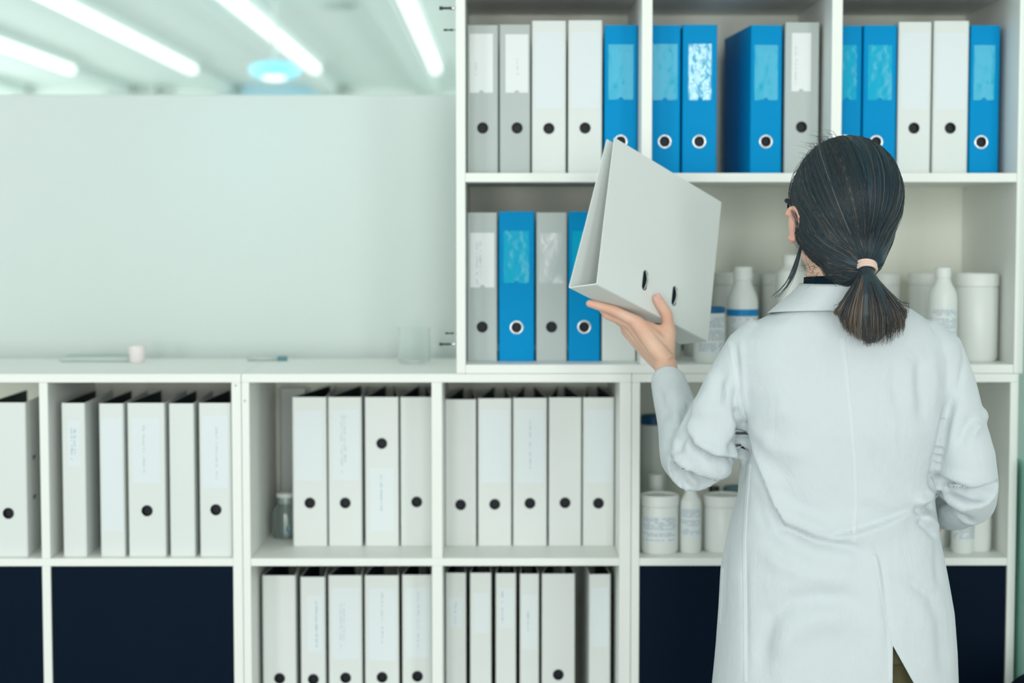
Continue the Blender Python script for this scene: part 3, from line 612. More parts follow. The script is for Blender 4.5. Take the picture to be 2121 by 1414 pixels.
# ------------------------------------------------------------------ held binder
_A = np.array([.1608, 3.1028, 1.4003]); _u = np.array([.6896, .6293, -.3583]); _v = np.array([.1768, .3334, .9260]); _w = np.array([.7023, -.7020, .1187])
def hb(a, v, b): return _A+a*_u+v*_v-b*_w
HL, HD, HW = .3126, .282, .0685
held = thing('lever_arch_binder', 'white lever arch binder held up open-ended in the woman\'s left hand', 'binder', hb(HL/2, 0, HW/2))
# local frame of binder(): x = across the spine, y = into the covers, z = along the spine
held.rotation_euler = Matrix((Vector(-_w), Vector(_v), Vector(_u))).transposed().to_euler()
def hloc(a, v, b): return np.array([b-HW/2, v, a-HL/2])
cvm = binder_cover(HW, HL, HD, .0190, .0292, (0, .21), t=.0026)
cvm.v = [(x, y, z-HL/2) for x, y, z in cvm.v]
hc = cvm.build('cover', [M['white'], M['whitel']], held, angle=.5)
MB().lathe([(.0113, .0002), (.0111, -.0007), (.0106, -.0008), (.0101, .0), (.0099, .003)], 32, (0, 0, .21-HL/2), axis='y').build('finger_ring', M['hole'], held, smooth=True)
# rado slots on the near cover
def cov_x(v): return -HW/2+.0190*.45*v/(HD*.42)
for a_ in (.121, .205):
    v_ = .052; n = np.array([-1., .068, 0]); n /= np.linalg.norm(n); ax = np.array([.068, 1., 0]); ax /= np.linalg.norm(ax); ay = np.array([0, 0, 1.])
    c = np.array([cov_x(v_), v_, a_-HL/2]); m = MB()
    stadium(m, c, ax, ay,   .0125, .0074, n, .0010, 0, .0060); stadium(m, c, ax, ay, .0125, .0060, n, .0003, 1)
    m.tube([c+ax*(.0175-.035*k/12)+n*(.0004+.0034*math.sin(PI*k/12))+ay*(.0005+.002*math.sin(PI*k/12)) for k in range(13)], .0018, 10, 0)
    s_ = m.build('ring_slot', [M['steel'], M['hole']], hc, angle=.6); s_['label'] = 'steel rimmed slot'
m = MB().box(-.022, .022, .003, .0045, -.07, .07).build('mechanism_plate', M['steel'], held, bevel=.0004)

# ------------------------------------------------------------------ person
def remesh(mb, voxel, iters=2, lam=.5):
    me = mb.mesh('tmp', M['skin'], fixn=True); o = bpy.data.objects.new('tmp', me); C.objects.link(o)
    r = o.modifiers.new('r', 'REMESH'); r.mode = 'VOXEL'; r.voxel_size = voxel
    dg = bpy.context.evaluated_depsgraph_get(); dg.update()
    out = bpy.data.meshes.new_from_object(o.evaluated_get(dg)); bpy.data.objects.remove(o); bpy.data.meshes.remove(me)
    smooth_mesh(out, iters, lam); return out
def vco(me): a = np.empty(len(me.vertices)*3); me.vertices.foreach_get('co', a); return a.reshape(-1, 3)
def setco(me, a): me.vertices.foreach_set('co', a.ravel()); me.update()
def vno(me): a = np.empty(len(me.vertices)*3); me.vertices.foreach_get('normal', a) if hasattr(me.vertices[0], 'normal') else None; return a.reshape(-1, 3)
def smooth_mesh(me, iters, lam=.5, mask=None):
    a = vco(me); e = np.empty(len(me.edges)*2, np.int64); me.edges.foreach_get('vertices', e); e = e.reshape(-1, 2)
    cnt = np.bincount(e.ravel(), minlength=len(a)).astype(float)[:, None]; cnt[cnt == 0] = 1
    for _ in range(iters):
        for l in (lam, -lam*1.02):
            s = np.zeros_like(a)
            for k in range(3):
                s[:, k] = np.bincount(e[:, 0], a[e[:, 1], k], len(a))+np.bincount(e[:, 1], a[e[:, 0], k], len(a))
            d = (s/cnt-a)*l
            a = a+(d if mask is None else d*mask[:, None])
    setco(me, a)
def put(name, me, mats, parent, smooth=True):
    me.name = name; me.materials.clear()
    for m_ in (mats if isinstance(mats, (list, tuple)) else [mats]): me.materials.append(m_)
    if smooth: me.polygons.foreach_set('use_smooth', [True]*len(me.polygons))
    o = bpy.data.objects.new(name, me); C.objects.link(o)
    if parent: o.parent = parent
    return o
def proj(p):
    d = p-CAM; z = d@_F; return np.stack([CX+FPX*(d@_R)/z, CY-FPX*(d@_U)/z], -1)
def setattr_f(me, name, arr):
    at = me.attributes.new(name, 'FLOAT', 'POINT'); at.data.foreach_set('value', np.asarray(arr, np.float32))
def sstep(x, a, b): t = np.clip((x-a)/(b-a), 0, 1); return t*t*(3-2*t)
YT = 2.975
def rotm(ax, a):
    return np.array(Matrix.Rotation(a, 3, ax))
Hc = P(1746, 438, 2.965); RH = rotm('Z', math.radians(12))@rotm('X', math.radians(5))@rotm('Y', math.radians(3))
def hl(x, y, z): return Hc+RH@np.array([x, y, z])
# ---- body
B = MB()
def E(c, r, rot=None): B.ellip(hl(*c), r, 14, RH if rot is None else RH@rot)
E((0, -.012, .030), (.075, .094, .082)); E((0, .030, -.030), (.060, .066, .080)); E((0, .052, -.082), (.040, .038, .030))
E((0, .020, -.070), (.057, .062, .040)); E((0, .088, -.072), (.024, .018, .030)); E((0, .080, .045), (.055, .018, .030))
E((-.036, .074, -.030), (.024, .022, .022)); E((.036, .074, -.030), (.024, .022, .022))
E((0, .092, -.100), (.018, .014, .014)); E((0, .103, -.062), (.021, .007, .0055)); E((0, .102, -.072), (.019, .008, .0065))
B.tube([hl(0, .094, .012), hl(0, .104, -.012), hl(0, .116, -.034), hl(0, .108, -.044)], [.009, .010, .012, .008], 12)
for s_ in (-1, 1):
    E((s_*.011, .101, -.040), (.009, .010, .008)); E((s_*.030, .089, .018), (.020, .008, .005))
    er = rotm('Z', s_*math.radians(-22))@rotm('X', math.radians(-10))
    ex_ = .082 if s_ < 0 else .074
    E((s_*ex_, -.006, -.026), (.007, .018, .026), er)
    ring = [np.array([s_*(ex_+.005), -.008, -.024])+er@np.array([s_*.002, .017*math.cos(t), .026*math.sin(t)]) for t in np.linspace(.6, 2*PI-.9, 14)]
    B.tube([hl(*q) for q in ring], .0042, 8); E((s_*(ex_+.002), -.001, -.047), (.0065, .009, .011))
# neck and trunk (under the coat)
B.tube([hl(0, -.022, -.03), hl(0, -.026, -.07), P(1733, 560, 2.95), P(1737, 605, 2.95), P(1740, 640, 2.955)], [.050, .050, .0505, .055, .075], 28)
def loft(m, secs, n=56, ex=2.4, Y=YT):
    """stacked super-ellipse sections (py, xl, xr, half depth, centre Y)"""
    vs = []
    for s in secs:
        py, xl, xr, hd = s[:4]; yc = s[4] if len(s) > 4 else Y
        a, b = P(xl, py, yc), P(xr, py, yc); c = (a+b)/2; rx = (b[0]-a[0])/2
        for j in range(n):
            t = 2*PI*j/n; ct, st = math.cos(t), math.sin(t)
            vs.append((c[0]+rx*math.copysign(abs(ct)**(2/ex), ct), yc+hd*math.copysign(abs(st)**(2/ex), st), c[2]))
    k = len(secs); fs = [(i*n+j, i*n+(j+1) % n, (i+1)*n+(j+1) % n, (i+1)*n+j) for i in range(k-1) for j in range(n)]
    fs += [tuple(range(n-1, -1, -1)), tuple((k-1)*n+j for j in range(n))]
    m.add(vs, fs)
loft(B, [(630, 1690, 1800, .05), (665, 1590, 1905, .065), (700, 1545, 1945, .082), (760, 1535, 1955, .095), (860, 1560, 1940, .105), (960, 1570, 1915, .10), (1040, 1570, 1910, .098), (1130, 1550, 1925, .11), (1230, 1535, 1940, .12), (1330, 1540, 1945, .115)], 40)
SH = P(1562, 735, 2.97); EL = P(1446, 955, 3.0); WR = P(1378, 752, 3.182)
B.tube([P(1562, 742, 2.968), P(1525, 800, 2.962), P(1495, 850, 2.96), P(1468, 905, 2.968), P(1450, 942, 2.985)], [.034, .028, .027, .026, .024], 20)
B.tube([P(1450, 942, 2.985), P(1432, 925, 3.02), P(1410, 880, 3.075), P(1396, 830, 3.12), P(1384, 790, 3.155), WR], [.026, .027, .027, .0245, .0215, .0205], 20)
ev = .503*_u-.864*_w; ev /= np.linalg.norm(ev)
# left hand
mcp = [hb(.135, -.019, .022), hb(.1456, -.0185, .040), hb(.157, -.018, .058), hb(.168, -.017, .074)]
fing = [[hb(.097, -.0098, .0445), hb(.073, -.0090, .0580), hb(.055, -.0086, .0680)],
        [hb(.109, -.0110, .0700), hb(.096, .008, .0832), hb(.088, .030, .0790)],
        [hb(.136, -.006, .0780), hb(.125, .014, .0800), hb(.118, .034, .0785)],
        [hb(.150, .003, .0810), hb(.142, .018, .0790), hb(.137, .032, .0775)]]
fr = [(.0105, .0088, .0079, .0066), (.0105, .0088, .0079, .0068), (.0100, .0083, .0074, .0064), (.0090, .0072, .0064, .0056)]
for i in range(4):
    st = WR+ev*(-.010+.0085*i)
    B.tube([st, st*.55+mcp[i]*.45-_v*.002, mcp[i]], [.0165, .0150, .0125], 16)
    a_, b_, c_ = fing[i]; r_ = fr[i]
    tip = c_+(c_-b_)/np.linalg.norm(c_-b_)*.004
    B.tube([mcp[i], mcp[i]*.5+a_*.5, a_, b_*.5+a_*.5, b_, c_, tip], [r_[0]*1.1, r_[0]*.93, r_[1]*1.05, r_[1]*.93, r_[2], r_[3], r_[3]*.55], 16)
tc, tm, ti, tt = WR*.55+hb(.195, -.026, -.002)*.45, hb(.194, -.020, -.0075), hb(.177, .006, -.0115), hb(.146, .027, -.0090)
B.tube([WR, tc, tm], [.0175, .0170, .0135], 16); B.tube([mcp[0]+_v*-.001, tc], [.0135, .0165], 16)
B.tube([tm, tm*.5+ti*.5, ti, ti*.5+tt*.5, tt, tt+(tt-ti)*.14], [.0130, .0106, .0107, .0098, .0086, .0045], 16)
B.tube([mcp[0]*.72+tm*.28-_v*.002, mcp[0]*.4+tm*.6-_v*.003, tm], [.0095, .0085, .0100], 12)     # web
# right arm, hand resting on the front of the hip
SR = P(1930, 745, 2.96); ER = P(2012, 1000, 2.925); WRr = P(1948, 1062, 3.11)
B.tube([P(1932, 742, 2.96), P(1956, 800, 2.95), P(1980, 880, 2.935), P(2000, 950, 2.925), P(2007, 992, 2.940)], [.034, .028, .024, .020, .015], 20)
B.tube([P(2007, 992, 2.940), P(2003, 1024, 2.975), P(1978, 1046, 3.03), WRr], [.015, .016, .018, .0205], 20)
for i in range(4):
    st = WRr+np.array([0, .0, .018-.012*i]); k1 = st+np.array([-.060, .022, .006-.006*i]); k2 = k1+np.array([-.036, .004, -.010]); k3 = k2+np.array([-.026, -.006, -.010]); k4 = k3+np.array([-.018, -.008, -.006])
    L = (.95, 1.05, 1, .82)[i]; k2 = k1+(k2-k1)*L; k3 = k2+np.array([-.026, -.006, -.010])*L; k4 = k3+np.array([-.018, -.008, -.006])*L
    B.tube([st, k1, k2, k3, k4], [.0155, .0120, .0088, .0078, .0066], 14)
B.tube([WRr, WRr+np.array([-.030, .012, .034]), WRr+np.array([-.058, .018, .046]), WRr+np.array([-.080, .016, .046])], [.017, .0125, .0100, .0078], 14)
# legs
def zp(px, z, Y): d = (z-1.5)/Y; return np.array([PX(px, Y), Y, z])
for s_, px0 in ((-1, 1640), (1, 1832)):
    B.tube([zp(px0+8*s_*-1, .86, 2.98), zp(px0, .72, 2.985), zp(px0, .48, 2.99), zp(px0, .40, 2.985), zp(px0, .30, 2.97), zp(px0, .10, 2.965), zp(px0, .045, 2.97)], [.078, .074, .050, .047, .050, .032, .034], 20)
    B.tube([zp(px0, .045, 2.955), zp(px0, .04, 3.03), zp(px0, .03, 3.11)], [.034, .034, .022], 16, flat=[.9, .8, .8])
me = remesh(B, .0027, 3, .5)
person = put('person', me, M['skin'], None)
tag(person, 'woman in a white lab coat seen from behind, holding up a white binder', 'person')
pv = vco(me); bl = np.zeros(len(pv))
for c_, r_, k_ in [(hl(-.086, 0, -.044), .024, .9), (hl(-.086, -.012, -.018), .03, .6), (tt, .016, .55), (fing[0][2], .02, .5), (fing[0][0], .02, .28), (mcp[0], .022, .35), (ti, .012, .3)]:
    bl = np.maximum(bl, k_*np.exp(-(np.linalg.norm(pv-c_, axis=1)/r_)**2))
setattr_f(me, 'blush', bl)
BV = BVHTree.FromPolygons([tuple(v) for v in pv], [tuple(p.vertices) for p in me.polygons])
# nail, eyes, glasses, earring, mole
nd = (tt-ti)/np.linalg.norm(tt-ti); nn = _w-nd*(_w@nd); nn /= np.linalg.norm(nn); ns = np.cross(nd, nn)
NR = np.stack([ns, nd, nn], 1); hit = BV.ray_cast(Vector(tt+nd*.0005+nn*.03), Vector(-nn))
if hit[0]:
    MB().ellip(np.array(hit[0])-nn*.0007, (.0058, .0078, .0014), 12, NR).build('fingernail', M['nail'], person, smooth=True)
for s_ in (-1, 1):
    e = MB().ellip(hl(s_*.030, .0865, .002), (.0125, .0115, .0095), 12, RH).build('eye', M['eye'], person, smooth=True)
    MB().ellip(hl(s_*.030, .0965, .002), (.0055, .0025, .0055), 10, RH).build('iris', M['frame'], e, smooth=True)
    MB().tube([hl(s_*.016, .096, -.026+.048), hl(s_*.03, .0985, .0265), hl(s_*.046, .090, .021)], [.002, .0026, .0012], 8).build('eyebrow', M['frame'], person, smooth=True)
gm = MB()
for s_ in (-1, 1):
    gm.tube([hl(s_*(.034+.026*math.cos(t)), .106-.012*max(0, math.cos(t)), .000+.021*math.sin(t)) for t in np.linspace(0, 2*PI, 29)], .0022, 8)
    gm.tube([hl(s_*.058, .096, .006), hl(s_*.067, .085, .008), hl(s_*.077, .03, .008), hl(s_*.081, -.005, .004), hl(s_*.082, -.022, -.012)], [.0045, .0042, .0032, .0026, .0022], 8)
gm.tube([hl(-.009, .109, .006), hl(0, .111, .009), hl(.009, .109, .006)], .002, 8)
gm.build('glasses', M['frame'], person, smooth=True)
hit = BV.find_nearest(Vector(P(1645.5, 496, 2.93)))
MB().ellip(np.array(hit[0])+np.array([0, -.001, 0]), (.0016,)*3, 8).build('earring', M['gold'], person, smooth=True)
for (px, py) in ((1668, 549), (1397, 767)):
    o_ = CAM; d_ = P(px, py, 3)-CAM; h_ = BV.ray_cast(Vector(o_), Vector(d_/np.linalg.norm(d_)))
    if h_[0]: MB().ellip(h_[0], (.0011, .0007, .0011), 6).build('mole', M['khaki'], person, smooth=True)

# ---- clothes: trousers, shoes, shirt
T = MB()
loft(T, [(1080, 1560, 1920, .108), (1180, 1540, 1940, .122), (1280, 1535, 1945, .128), (1345, 1545, 1938, .12)], 40)
for s_, px0 in ((-1, 1640), (1, 1832)):
    T.tube([zp(px0-8*s_, .88, 2.98), zp(px0, .74, 2.985), zp(px0, .50, 2.985), zp(px0, .12, 2.965), zp(px0, .075, 2.965)], [.088, .086, .068, .056, .056], 24)
me = remesh(T, .008, 2); put('trousers', me, M['khaki'], person)
for s_, px0 in ((-1, 1640), (1, 1832)):
    m = MB(); m.tube([zp(px0, .035, 2.905), zp(px0, .042, 2.93), zp(px0, .045, 2.97), zp(px0, .043, 3.03), zp(px0, .034, 3.10), zp(px0, .028, 3.145)], [.026, .038, .040, .043, .040, .020], 20, flat=[.8, .95, .95, .85, .7, .7])
    sh = m.build('shoe', M['shoe'], person, smooth=True); MB().box(PX(px0, 2.98)-.036, PX(px0, 2.98)+.036, 2.90, 3.14, 0, .010).build('sole', M['capdark'], sh, bevel=.004)
def ring(m, levels, n=64, th=.003):
    """open ring garment band: levels (cx px, py, rx, ry, Yc, slope) from top to bottom, doubled for thickness"""
    vs = []; k = len(levels)
    for q in (0, 1):
        for (cpx, py, rx, ry, yc, sl) in levels:
            c = P(cpx, py, yc)
            for j in range(n):
                t = 2*PI*j/n; ct, st = math.cos(t), math.sin(t)
                vs.append((c[0]+(rx-q*th)*ct, c[1]+(ry-q*th)*st, c[2]+sl*st))
    f = []
    for q in (0, 1):
        for i in range(k-1): f += [(q*k*n+i*n+j, q*k*n+i*n+(j+1) % n, q*k*n+(i+1)*n+(j+1) % n, q*k*n+(i+1)*n+j) for j in range(n)]
    for i in (0, k-1): f += [(i*n+j, i*n+(j+1) % n, k*n+i*n+(j+1) % n, k*n+i*n+j) for j in range(n)]
    return m.add(vs, f)
ring(MB(), [(1734, 574, .0545, .0575, 2.952, -.004), (1735, 582, .0555, .0585, 2.952, -.004), (1737, 600, .060, .064, 2.953, -.004), (1739, 620, .075, .075, 2.955, 0)]).build('shirt', M['black'], person, smooth=True)

# ---- lab coat
K = MB()
loft(K, [(598, 1680, 1795, .058, 2.955), (620, 1655, 1830, .066, 2.957), (642, 1612, 1884, .076, 2.96), (668, 1560, 1925, .088, 2.967), (700, 1522, 1958, .101), (740, 1508, 1972, .112), (800, 1516, 1966, .124), (880, 1537, 1958, .131), (960, 1533, 1940, .127), (1030, 1528, 1934, .122),
          (1100, 1510, 1943, .128), (1180, 1495, 1957, .140), (1260, 1490, 1970, .148), (1340, 1483, 1976, .150), (1414, 1475, 1979, .150), (1520, 1466, 1988, .150), (1640, 1458, 1996, .150), (1740, 1455, 2000, .150)], 64)
K.tube([P(1600, 712, 2.97), P(1562, 742, 2.968), P(1530, 790, 2.962), P(1500, 845, 2.96), P(1472, 905, 2.968), P(1450, 950, 2.985)], [.056, .0545, .050, .0475, .0535, .058], 28)
K.tube([P(1450, 950, 2.985), P(1432, 935, 3.02), P(1412, 885, 3.075), P(1396, 830, 3.12), P(1384, 792, 3.155), P(1381, 778, 3.165)], [.058, .054, .043, .036, .0305, .0275], 28)
K.tube([P(1890, 712, 2.965), P(1932, 742, 2.96), P(1958, 800, 2.95), P(1982, 880, 2.935), P(2003, 950, 2.925), P(2010, 1000, 2.925)], [.056, .0545, .049, .046, .047, .046], 28)
K.ellip(P(2013, 862, 2.938), (.026, .028, .020), 12)
K.tube([P(2010, 1000, 2.925), P(2006, 1030, 2.965), P(1980, 1048, 3.03), P(1955, 1058, 3.09)], [.046, .046, .041, .033], 28)
me = remesh(K, .0042, 4, .5)
FOLDS = [  # px polyline, width px, amplitude mm, kind: r ridge, v valley, s step (bulge on the left of the walking direction)
 ([(1540, 892), (1556, 935), (1578, 985), (1602, 1050), (1622, 1088), (1690, 1118), (1770, 1132)], 21, 7, 's'),
 ([(1616, 1075), (1660, 1102), (1730, 1122), (1800, 1140)], 14, 4, 'v'),
 ([(1546, 880), (1600, 925), (1680, 945)], 20, 3.0, 'r'), ([(1548, 892), (1590, 955), (1640, 1000)], 16, 3.0, 'v'),
 ([(1545, 888), (1585, 870), (1640, 835)], 20, 3.0, 'r'),
 ([(1522, 700), (1527, 760), (1530, 820), (1543, 885)], 7, 3.0, 'v'), ([(1532, 700), (1538, 760), (1541, 820), (1550, 870)], 8, 1.8, 'r'),
 ([(1518, 835), (1540, 880), (1535, 905), (1500, 945)], 10, 7, 'v'), ([(1540, 880), (1534, 960), (1531, 1010)], 9, 7, 'v'),
 ([(1525, 800), (1520, 845), (1535, 878)], 7, 4, 'v'), ([(1505, 780), (1508, 830), (1528, 872)], 9, 3, 'r'),
 # left sleeve
 ([(1418, 862), (1422, 895), (1440, 925), (1475, 945), (1520, 948), (1545, 905)], 13, 8, 's'),
 ([(1420, 885), (1440, 925), (1478, 945), (1520, 953)], 8, 5, 'v'), ([(1420, 840), (1455, 850), (1500, 845)], 16, 3, 'r'),
 ([(1392, 945), (1404, 930), (1415, 890), (1418, 850)], 9, 5, 'v'), ([(1402, 965), (1420, 1000), (1430, 1018)], 8, 4.5, 'v'), ([(1388, 955), (1398, 990), (1412, 1012)], 8, 3, 'v'),
 ([(1408, 950), (1424, 985), (1450, 1010)], 9, 3.5, 'r'), ([(1440, 965), (1490, 985), (1525, 965)], 14, 3, 'r'), ([(1400, 900), (1398, 940), (1405, 970)], 10, 3, 'r'),
 ([(1432, 832), (1426, 850), (1416, 868)], 8, 6, 'v'), ([(1396, 870), (1386, 905), (1380, 940)], 10, 2.5, 'v'),
 ([(1362, 800), (1372, 840), (1392, 868)], 9, 2.2, 'v'), ([(1395, 790), (1400, 830), (1398, 870)], 10, 1.8, 'r'), ([(1478, 760), (1465, 810), (1440, 845)], 12, 2.2, 'r'), ([(1500, 760), (1490, 820), (1470, 870)], 12, 2.0, 'v'),
 # right sleeve and waist
 ([(1929, 983), (1960, 1000), (2000, 1020), (2045, 1035)], 9, 6, 'v'), ([(1935, 972), (1975, 990), (2030, 1005)], 10, 4, 'r'),
 ([(1931, 1025), (1960, 1055), (1985, 1075), (2020, 1082)], 9, 6, 'v'), ([(1938, 1010), (1970, 1035), (2010, 1060)], 10, 4, 'r'),
 ([(1976, 800), (1962, 860), (1950, 920), (1940, 960), (1934, 1000), (1934, 1040)], 8, 8, 'v'),
 ([(2022, 860), (2000, 890), (1985, 930)], 12, 3.5, 'v'), ([(2030, 875), (2010, 905)], 10, 3, 'r'), ([(1993, 690), (1998, 740), (1984, 820), (1960, 890)], 6, 2.0, 'v'),
 ([(1895, 1043), (1925, 1030), (1936, 1010)], 9, 6, 'r'), ([(1890, 1050), (1910, 1060), (1932, 1050), (1940, 1030)], 8, 6, 'v'), ([(1900, 1075), (1925, 1095), (1945, 1115)], 8, 4.5, 'v'), ([(1912, 1065), (1938, 1088), (1950, 1120)], 9, 3.5, 'r'),
 ([(1890, 1052), (1830, 1080), (1770, 1100), (1700, 1112)], 22, 4.0, 's'), ([(1780, 1015), (1850, 1050), (1890, 1050)], 22, 2.5, 'r'),
 # soft vertical folds on the back and the skirt drape
 ([(1855, 745), (1852, 800), (1862, 850)], 10, 1.8, 'v'), ([(1880, 740), (1884, 800), (1890, 860)], 12, 1.8, 'r'), ([(1905, 730), (1905, 800), (1912, 880)], 11, 1.8, 'v'), ([(1930, 720), (1938, 790), (1932, 860)], 12, 1.5, 'r'),
 ([(1640, 700), (1645, 780), (1650, 860)], 26, 1.8, 'v'), ([(1700, 690), (1706, 800)], 22, 1.4, 'r'),
 ([(1580, 1414), (1582, 1330), (1600, 1275), (1640, 1245), (1700, 1238), (1790, 1245)], 20, 4.2, 'v'),
 ([(1850, 1190), (1890, 1205), (1930, 1235), (1950, 1290), (1958, 1414)], 15, 3.6, 'v'), ([(1942, 1110), (1942, 1170), (1946, 1220)], 9, 2.0, 'v'),
 ([(1545, 1130), (1543, 1200), (1545, 1300), (1546, 1414)], 7, 1.6, 'v'), ([(1503, 1120), (1500, 1180), (1496, 1290)], 7, 1.8, 'v'),
 ([(1806, 1120), (1826, 1160), (1832, 1230), (1848, 1335)], 6, 2.5, 'v'), ([(1790, 1140), (1812, 1200), (1818, 1300), (1815, 1414)], 18, 2.2, 'r'),
 ([(1612, 1380), (1630, 1320), (1680, 1283), (1780, 1280)], 26, 3.4, 'r'), ([(1570, 1120), (1610, 1165), (1690, 1195), (1780, 1205)], 18, 3.0, 'r'), ([(1560, 1000), (1575, 1060), (1590, 1100)], 12, 2.0, 'v'), ([(1600, 1000), (1660, 1050), (1730, 1085)], 16, 2.2, 'v'), ([(1800, 930), (1850, 985), (1900, 1030)], 18, 1.8, 'v'), ([(1650, 1150), (1730, 1165), (1790, 1160)], 22, 1.8, 'r'), ([(1580, 1110), (1620, 1150), (1700, 1190)], 20, 2.0, 'v'),
]
def fold(me, folds):
    a = vco(me); nrm = vno(me); uv = proj(a); vd = a-CAM; vd /= np.linalg.norm(vd, axis=1)[:, None]
    wf = sstep(-(nrm*vd).sum(1), .05, .35); disp = np.zeros(len(a))
    # the hidden side of an arm keeps out of it
    for poly, wd, amp, kind in folds:
        poly = np.array(poly, float); lo = poly.min(0)-wd*3; hi = poly.max(0)+wd*3
        idx = np.where((uv[:, 0] > lo[0]) & (uv[:, 0] < hi[0]) & (uv[:, 1] > lo[1]) & (uv[:, 1] < hi[1]) & (wf > 0))[0]
        if len(idx) == 0: continue
        q = uv[idx]; best = np.full(len(idx), 1e9); sg = np.ones(len(idx)); par = np.zeros(len(idx))
        seg = np.linalg.norm(np.diff(poly, axis=0), axis=1); cum = np.concatenate([[0], np.cumsum(seg)]); tot = cum[-1]
        for k in range(len(poly)-1):
            d = poly[k+1]-poly[k]; L = seg[k]; t = np.clip(((q-poly[k])@d)/L**2, 0, 1); c = poly[k]+t[:, None]*d; r = q-c; dist = np.hypot(r[:, 0], r[:, 1])
            cr = d[0]*r[:, 1]-d[1]*r[:, 0]; mk = dist < best; best[mk] = dist[mk]; sg[mk] = np.where(cr[mk] >= 0, 1, -1); par[mk] = (cum[k]+t[mk]*L)/tot
        fade = sstep(par, -.02, .22)*(1-sstep(par, .75, 1.02)); fade = .15+.85*fade
        if kind == 'r': g_ = np.exp(-(best/wd)**2)
        elif kind == 'v': g_ = -np.exp(-(best/wd)**2)
        else:   # bulge on the left of the walking direction (negative cross in image space), short drop on the right
            x = best*-sg; g_ = np.where(x > 0, np.exp(-(x/(wd*1.6))**2)*sstep(x, -wd*.2, wd*.45), 0)-np.where(x <= 0, np.exp(-(x/(wd*.7))**2), np.exp(-(x/(wd*.2))**2))*.75
        disp[idx] += g_*amp*.0019*fade*wf[idx]
    setco(me, a+nrm*disp[:, None])
# low cloth unevenness everywhere
def cloth_noise(me, amp):
    a = vco(me); nrm = vno(me); d = np.zeros(len(a)); r = np.random.default_rng(3)
    for _ in range(26):
        k = r.normal(size=3)*np.array([26, 20, 13]); d += np.sin(a@k+r.uniform(0, 7))*.2
    setco(me, a+nrm*(d*amp)[:, None])
cloth_noise(me, .0016); fold(me, FOLDS); 
# hem, cuffs and back vent are cut open
bm = bmesh.new(); bm.from_mesh(me)
def cut(pt, n, sel=None):
    fs = [f for f in bm.faces if sel is None or sel(f.calc_center_median())]
    g_ = list({v for f in fs for v in f.verts})+list({e for f in fs for e in f.edges})+fs
    bmesh.ops.bisect_plane(bm, geom=g_, plane_co=Vector(pt), plane_no=Vector(n), clear_inner=False, clear_outer=False)
def kill(test): bmesh.ops.delete(bm, geom=[f for f in bm.faces if test(f.calc_center_median())], context='FACES')
ZH = .52; cut((0, 0, ZH), (0, 0, 1)); kill(lambda c: c.z < ZH)
AP = P(1850, 1337, 2.83); P1 = P(1849, 1414, 2.83); P2 = P(1894, 1414, 2.83)
def pn(a, b): d = Vector(b)-Vector(a); return d.cross(Vector((0, 1, 0))).normalized()
n1, n2 = pn(AP, P1), pn(AP, P2); sel = lambda c: c.y < 2.93 and c.z < AP[2]+.01 and PX(1830, 2.83) < c.x < PX(2080, 2.83)
cut(AP, n1, sel); cut(AP, n2, sel)
if n1.dot(Vector(P2)-Vector(AP)) < 0: n1 = -n1
if n2.dot(Vector(P1)-Vector(AP)) < 0: n2 = -n2
VA = Vector(AP); kill(lambda c: c.y < 2.93 and c.z < AP[2] and n1.dot(c-VA) > 0 and n2.dot(c-VA) > 0)
cuf = P(1381, 782, 3.162); cn = Vector(P(1381, 778, 3.165)-P(1398, 835, 3.115)).normalized(); cn = (cn+Vector((.28, 0, .0))).normalized()
selc = lambda c: (c-Vector(cuf)).length < .06
cut(cuf, cn, selc); kill(lambda c: selc(c) and cn.dot(c-Vector(cuf)) > 0)
cur = P(1957, 1057, 3.086); crn = Vector(P(1955, 1058, 3.09)-P(1980, 1048, 3.03)).normalized(); selr = lambda c: (c-Vector(cur)).length < .05 and c.z < 1.2
cut(P(1957, 1057, 3.10), crn, selr); kill(lambda c: selr(c) and crn.dot(c-Vector(P(1957, 1057, 3.10))) > 0)
kill(lambda c: (c-Vector(P(1738, 598, 2.955))).length < .075 and c.z > PZ(599.5, 2.955))
bm.to_mesh(me); bm.free()
CB = BVHTree.FromPolygons([tuple(v.co) for v in me.vertices], [tuple(p.vertices) for p in me.polygons])
coat = put('lab_coat', me, M['coat'], person); coat['label'] = 'white lab coat'
so = coat.modifiers.new('cloth', 'SOLIDIFY'); so.thickness = .0022; so.offset = -1
def onto(px, py, off):
    d = P(px, py, 3)-CAM; d /= np.linalg.norm(d); h = CB.ray_cast(Vector(CAM), Vector(d))
    return (np.array(h[0])+np.array(h[1])*off*(1 if h[1].dot(Vector(d)) < 0 else -1)) if h[0] else None
def seam(name, poly, wpx, off=.0007, step=6, mt='seam'):
    poly = np.array(poly, float); seg = np.linalg.norm(np.diff(poly, axis=0), axis=1); cum = np.concatenate([[0], np.cumsum(seg)]); n = max(3, int(cum[-1]/step)); pts = []
    for s in np.linspace(0, cum[-1], n): pts.append([np.interp(s, cum, poly[:, 0]), np.interp(s, cum, poly[:, 1])])
    pts = np.array(pts); tg = np.gradient(pts, axis=0); tg /= np.linalg.norm(tg, axis=1)[:, None]; nr = np.stack([-tg[:, 1], tg[:, 0]], 1)
    rows = []
    for p, q in zip(pts, nr):
        row = []
        for k in (-1, -.8, -.3, .3, .8, 1):
            h = onto(p[0]+q[0]*k*wpx/2, p[1]+q[1]*k*wpx/2, off if abs(k) < .9 else -.0006); row.append(h)
        if all(h is not None for h in row): rows.append(row)
    if len(rows) < 3: return
    m = MB(); w = 6; m.add([v for r_ in rows for v in r_], [(i*w+j, i*w+j+1, (i+1)*w+j+1, (i+1)*w+j) for i in range(len(rows)-1) for j in range(w-1)])
    return m.build(name, M[mt], coat, smooth=True, merge=0)
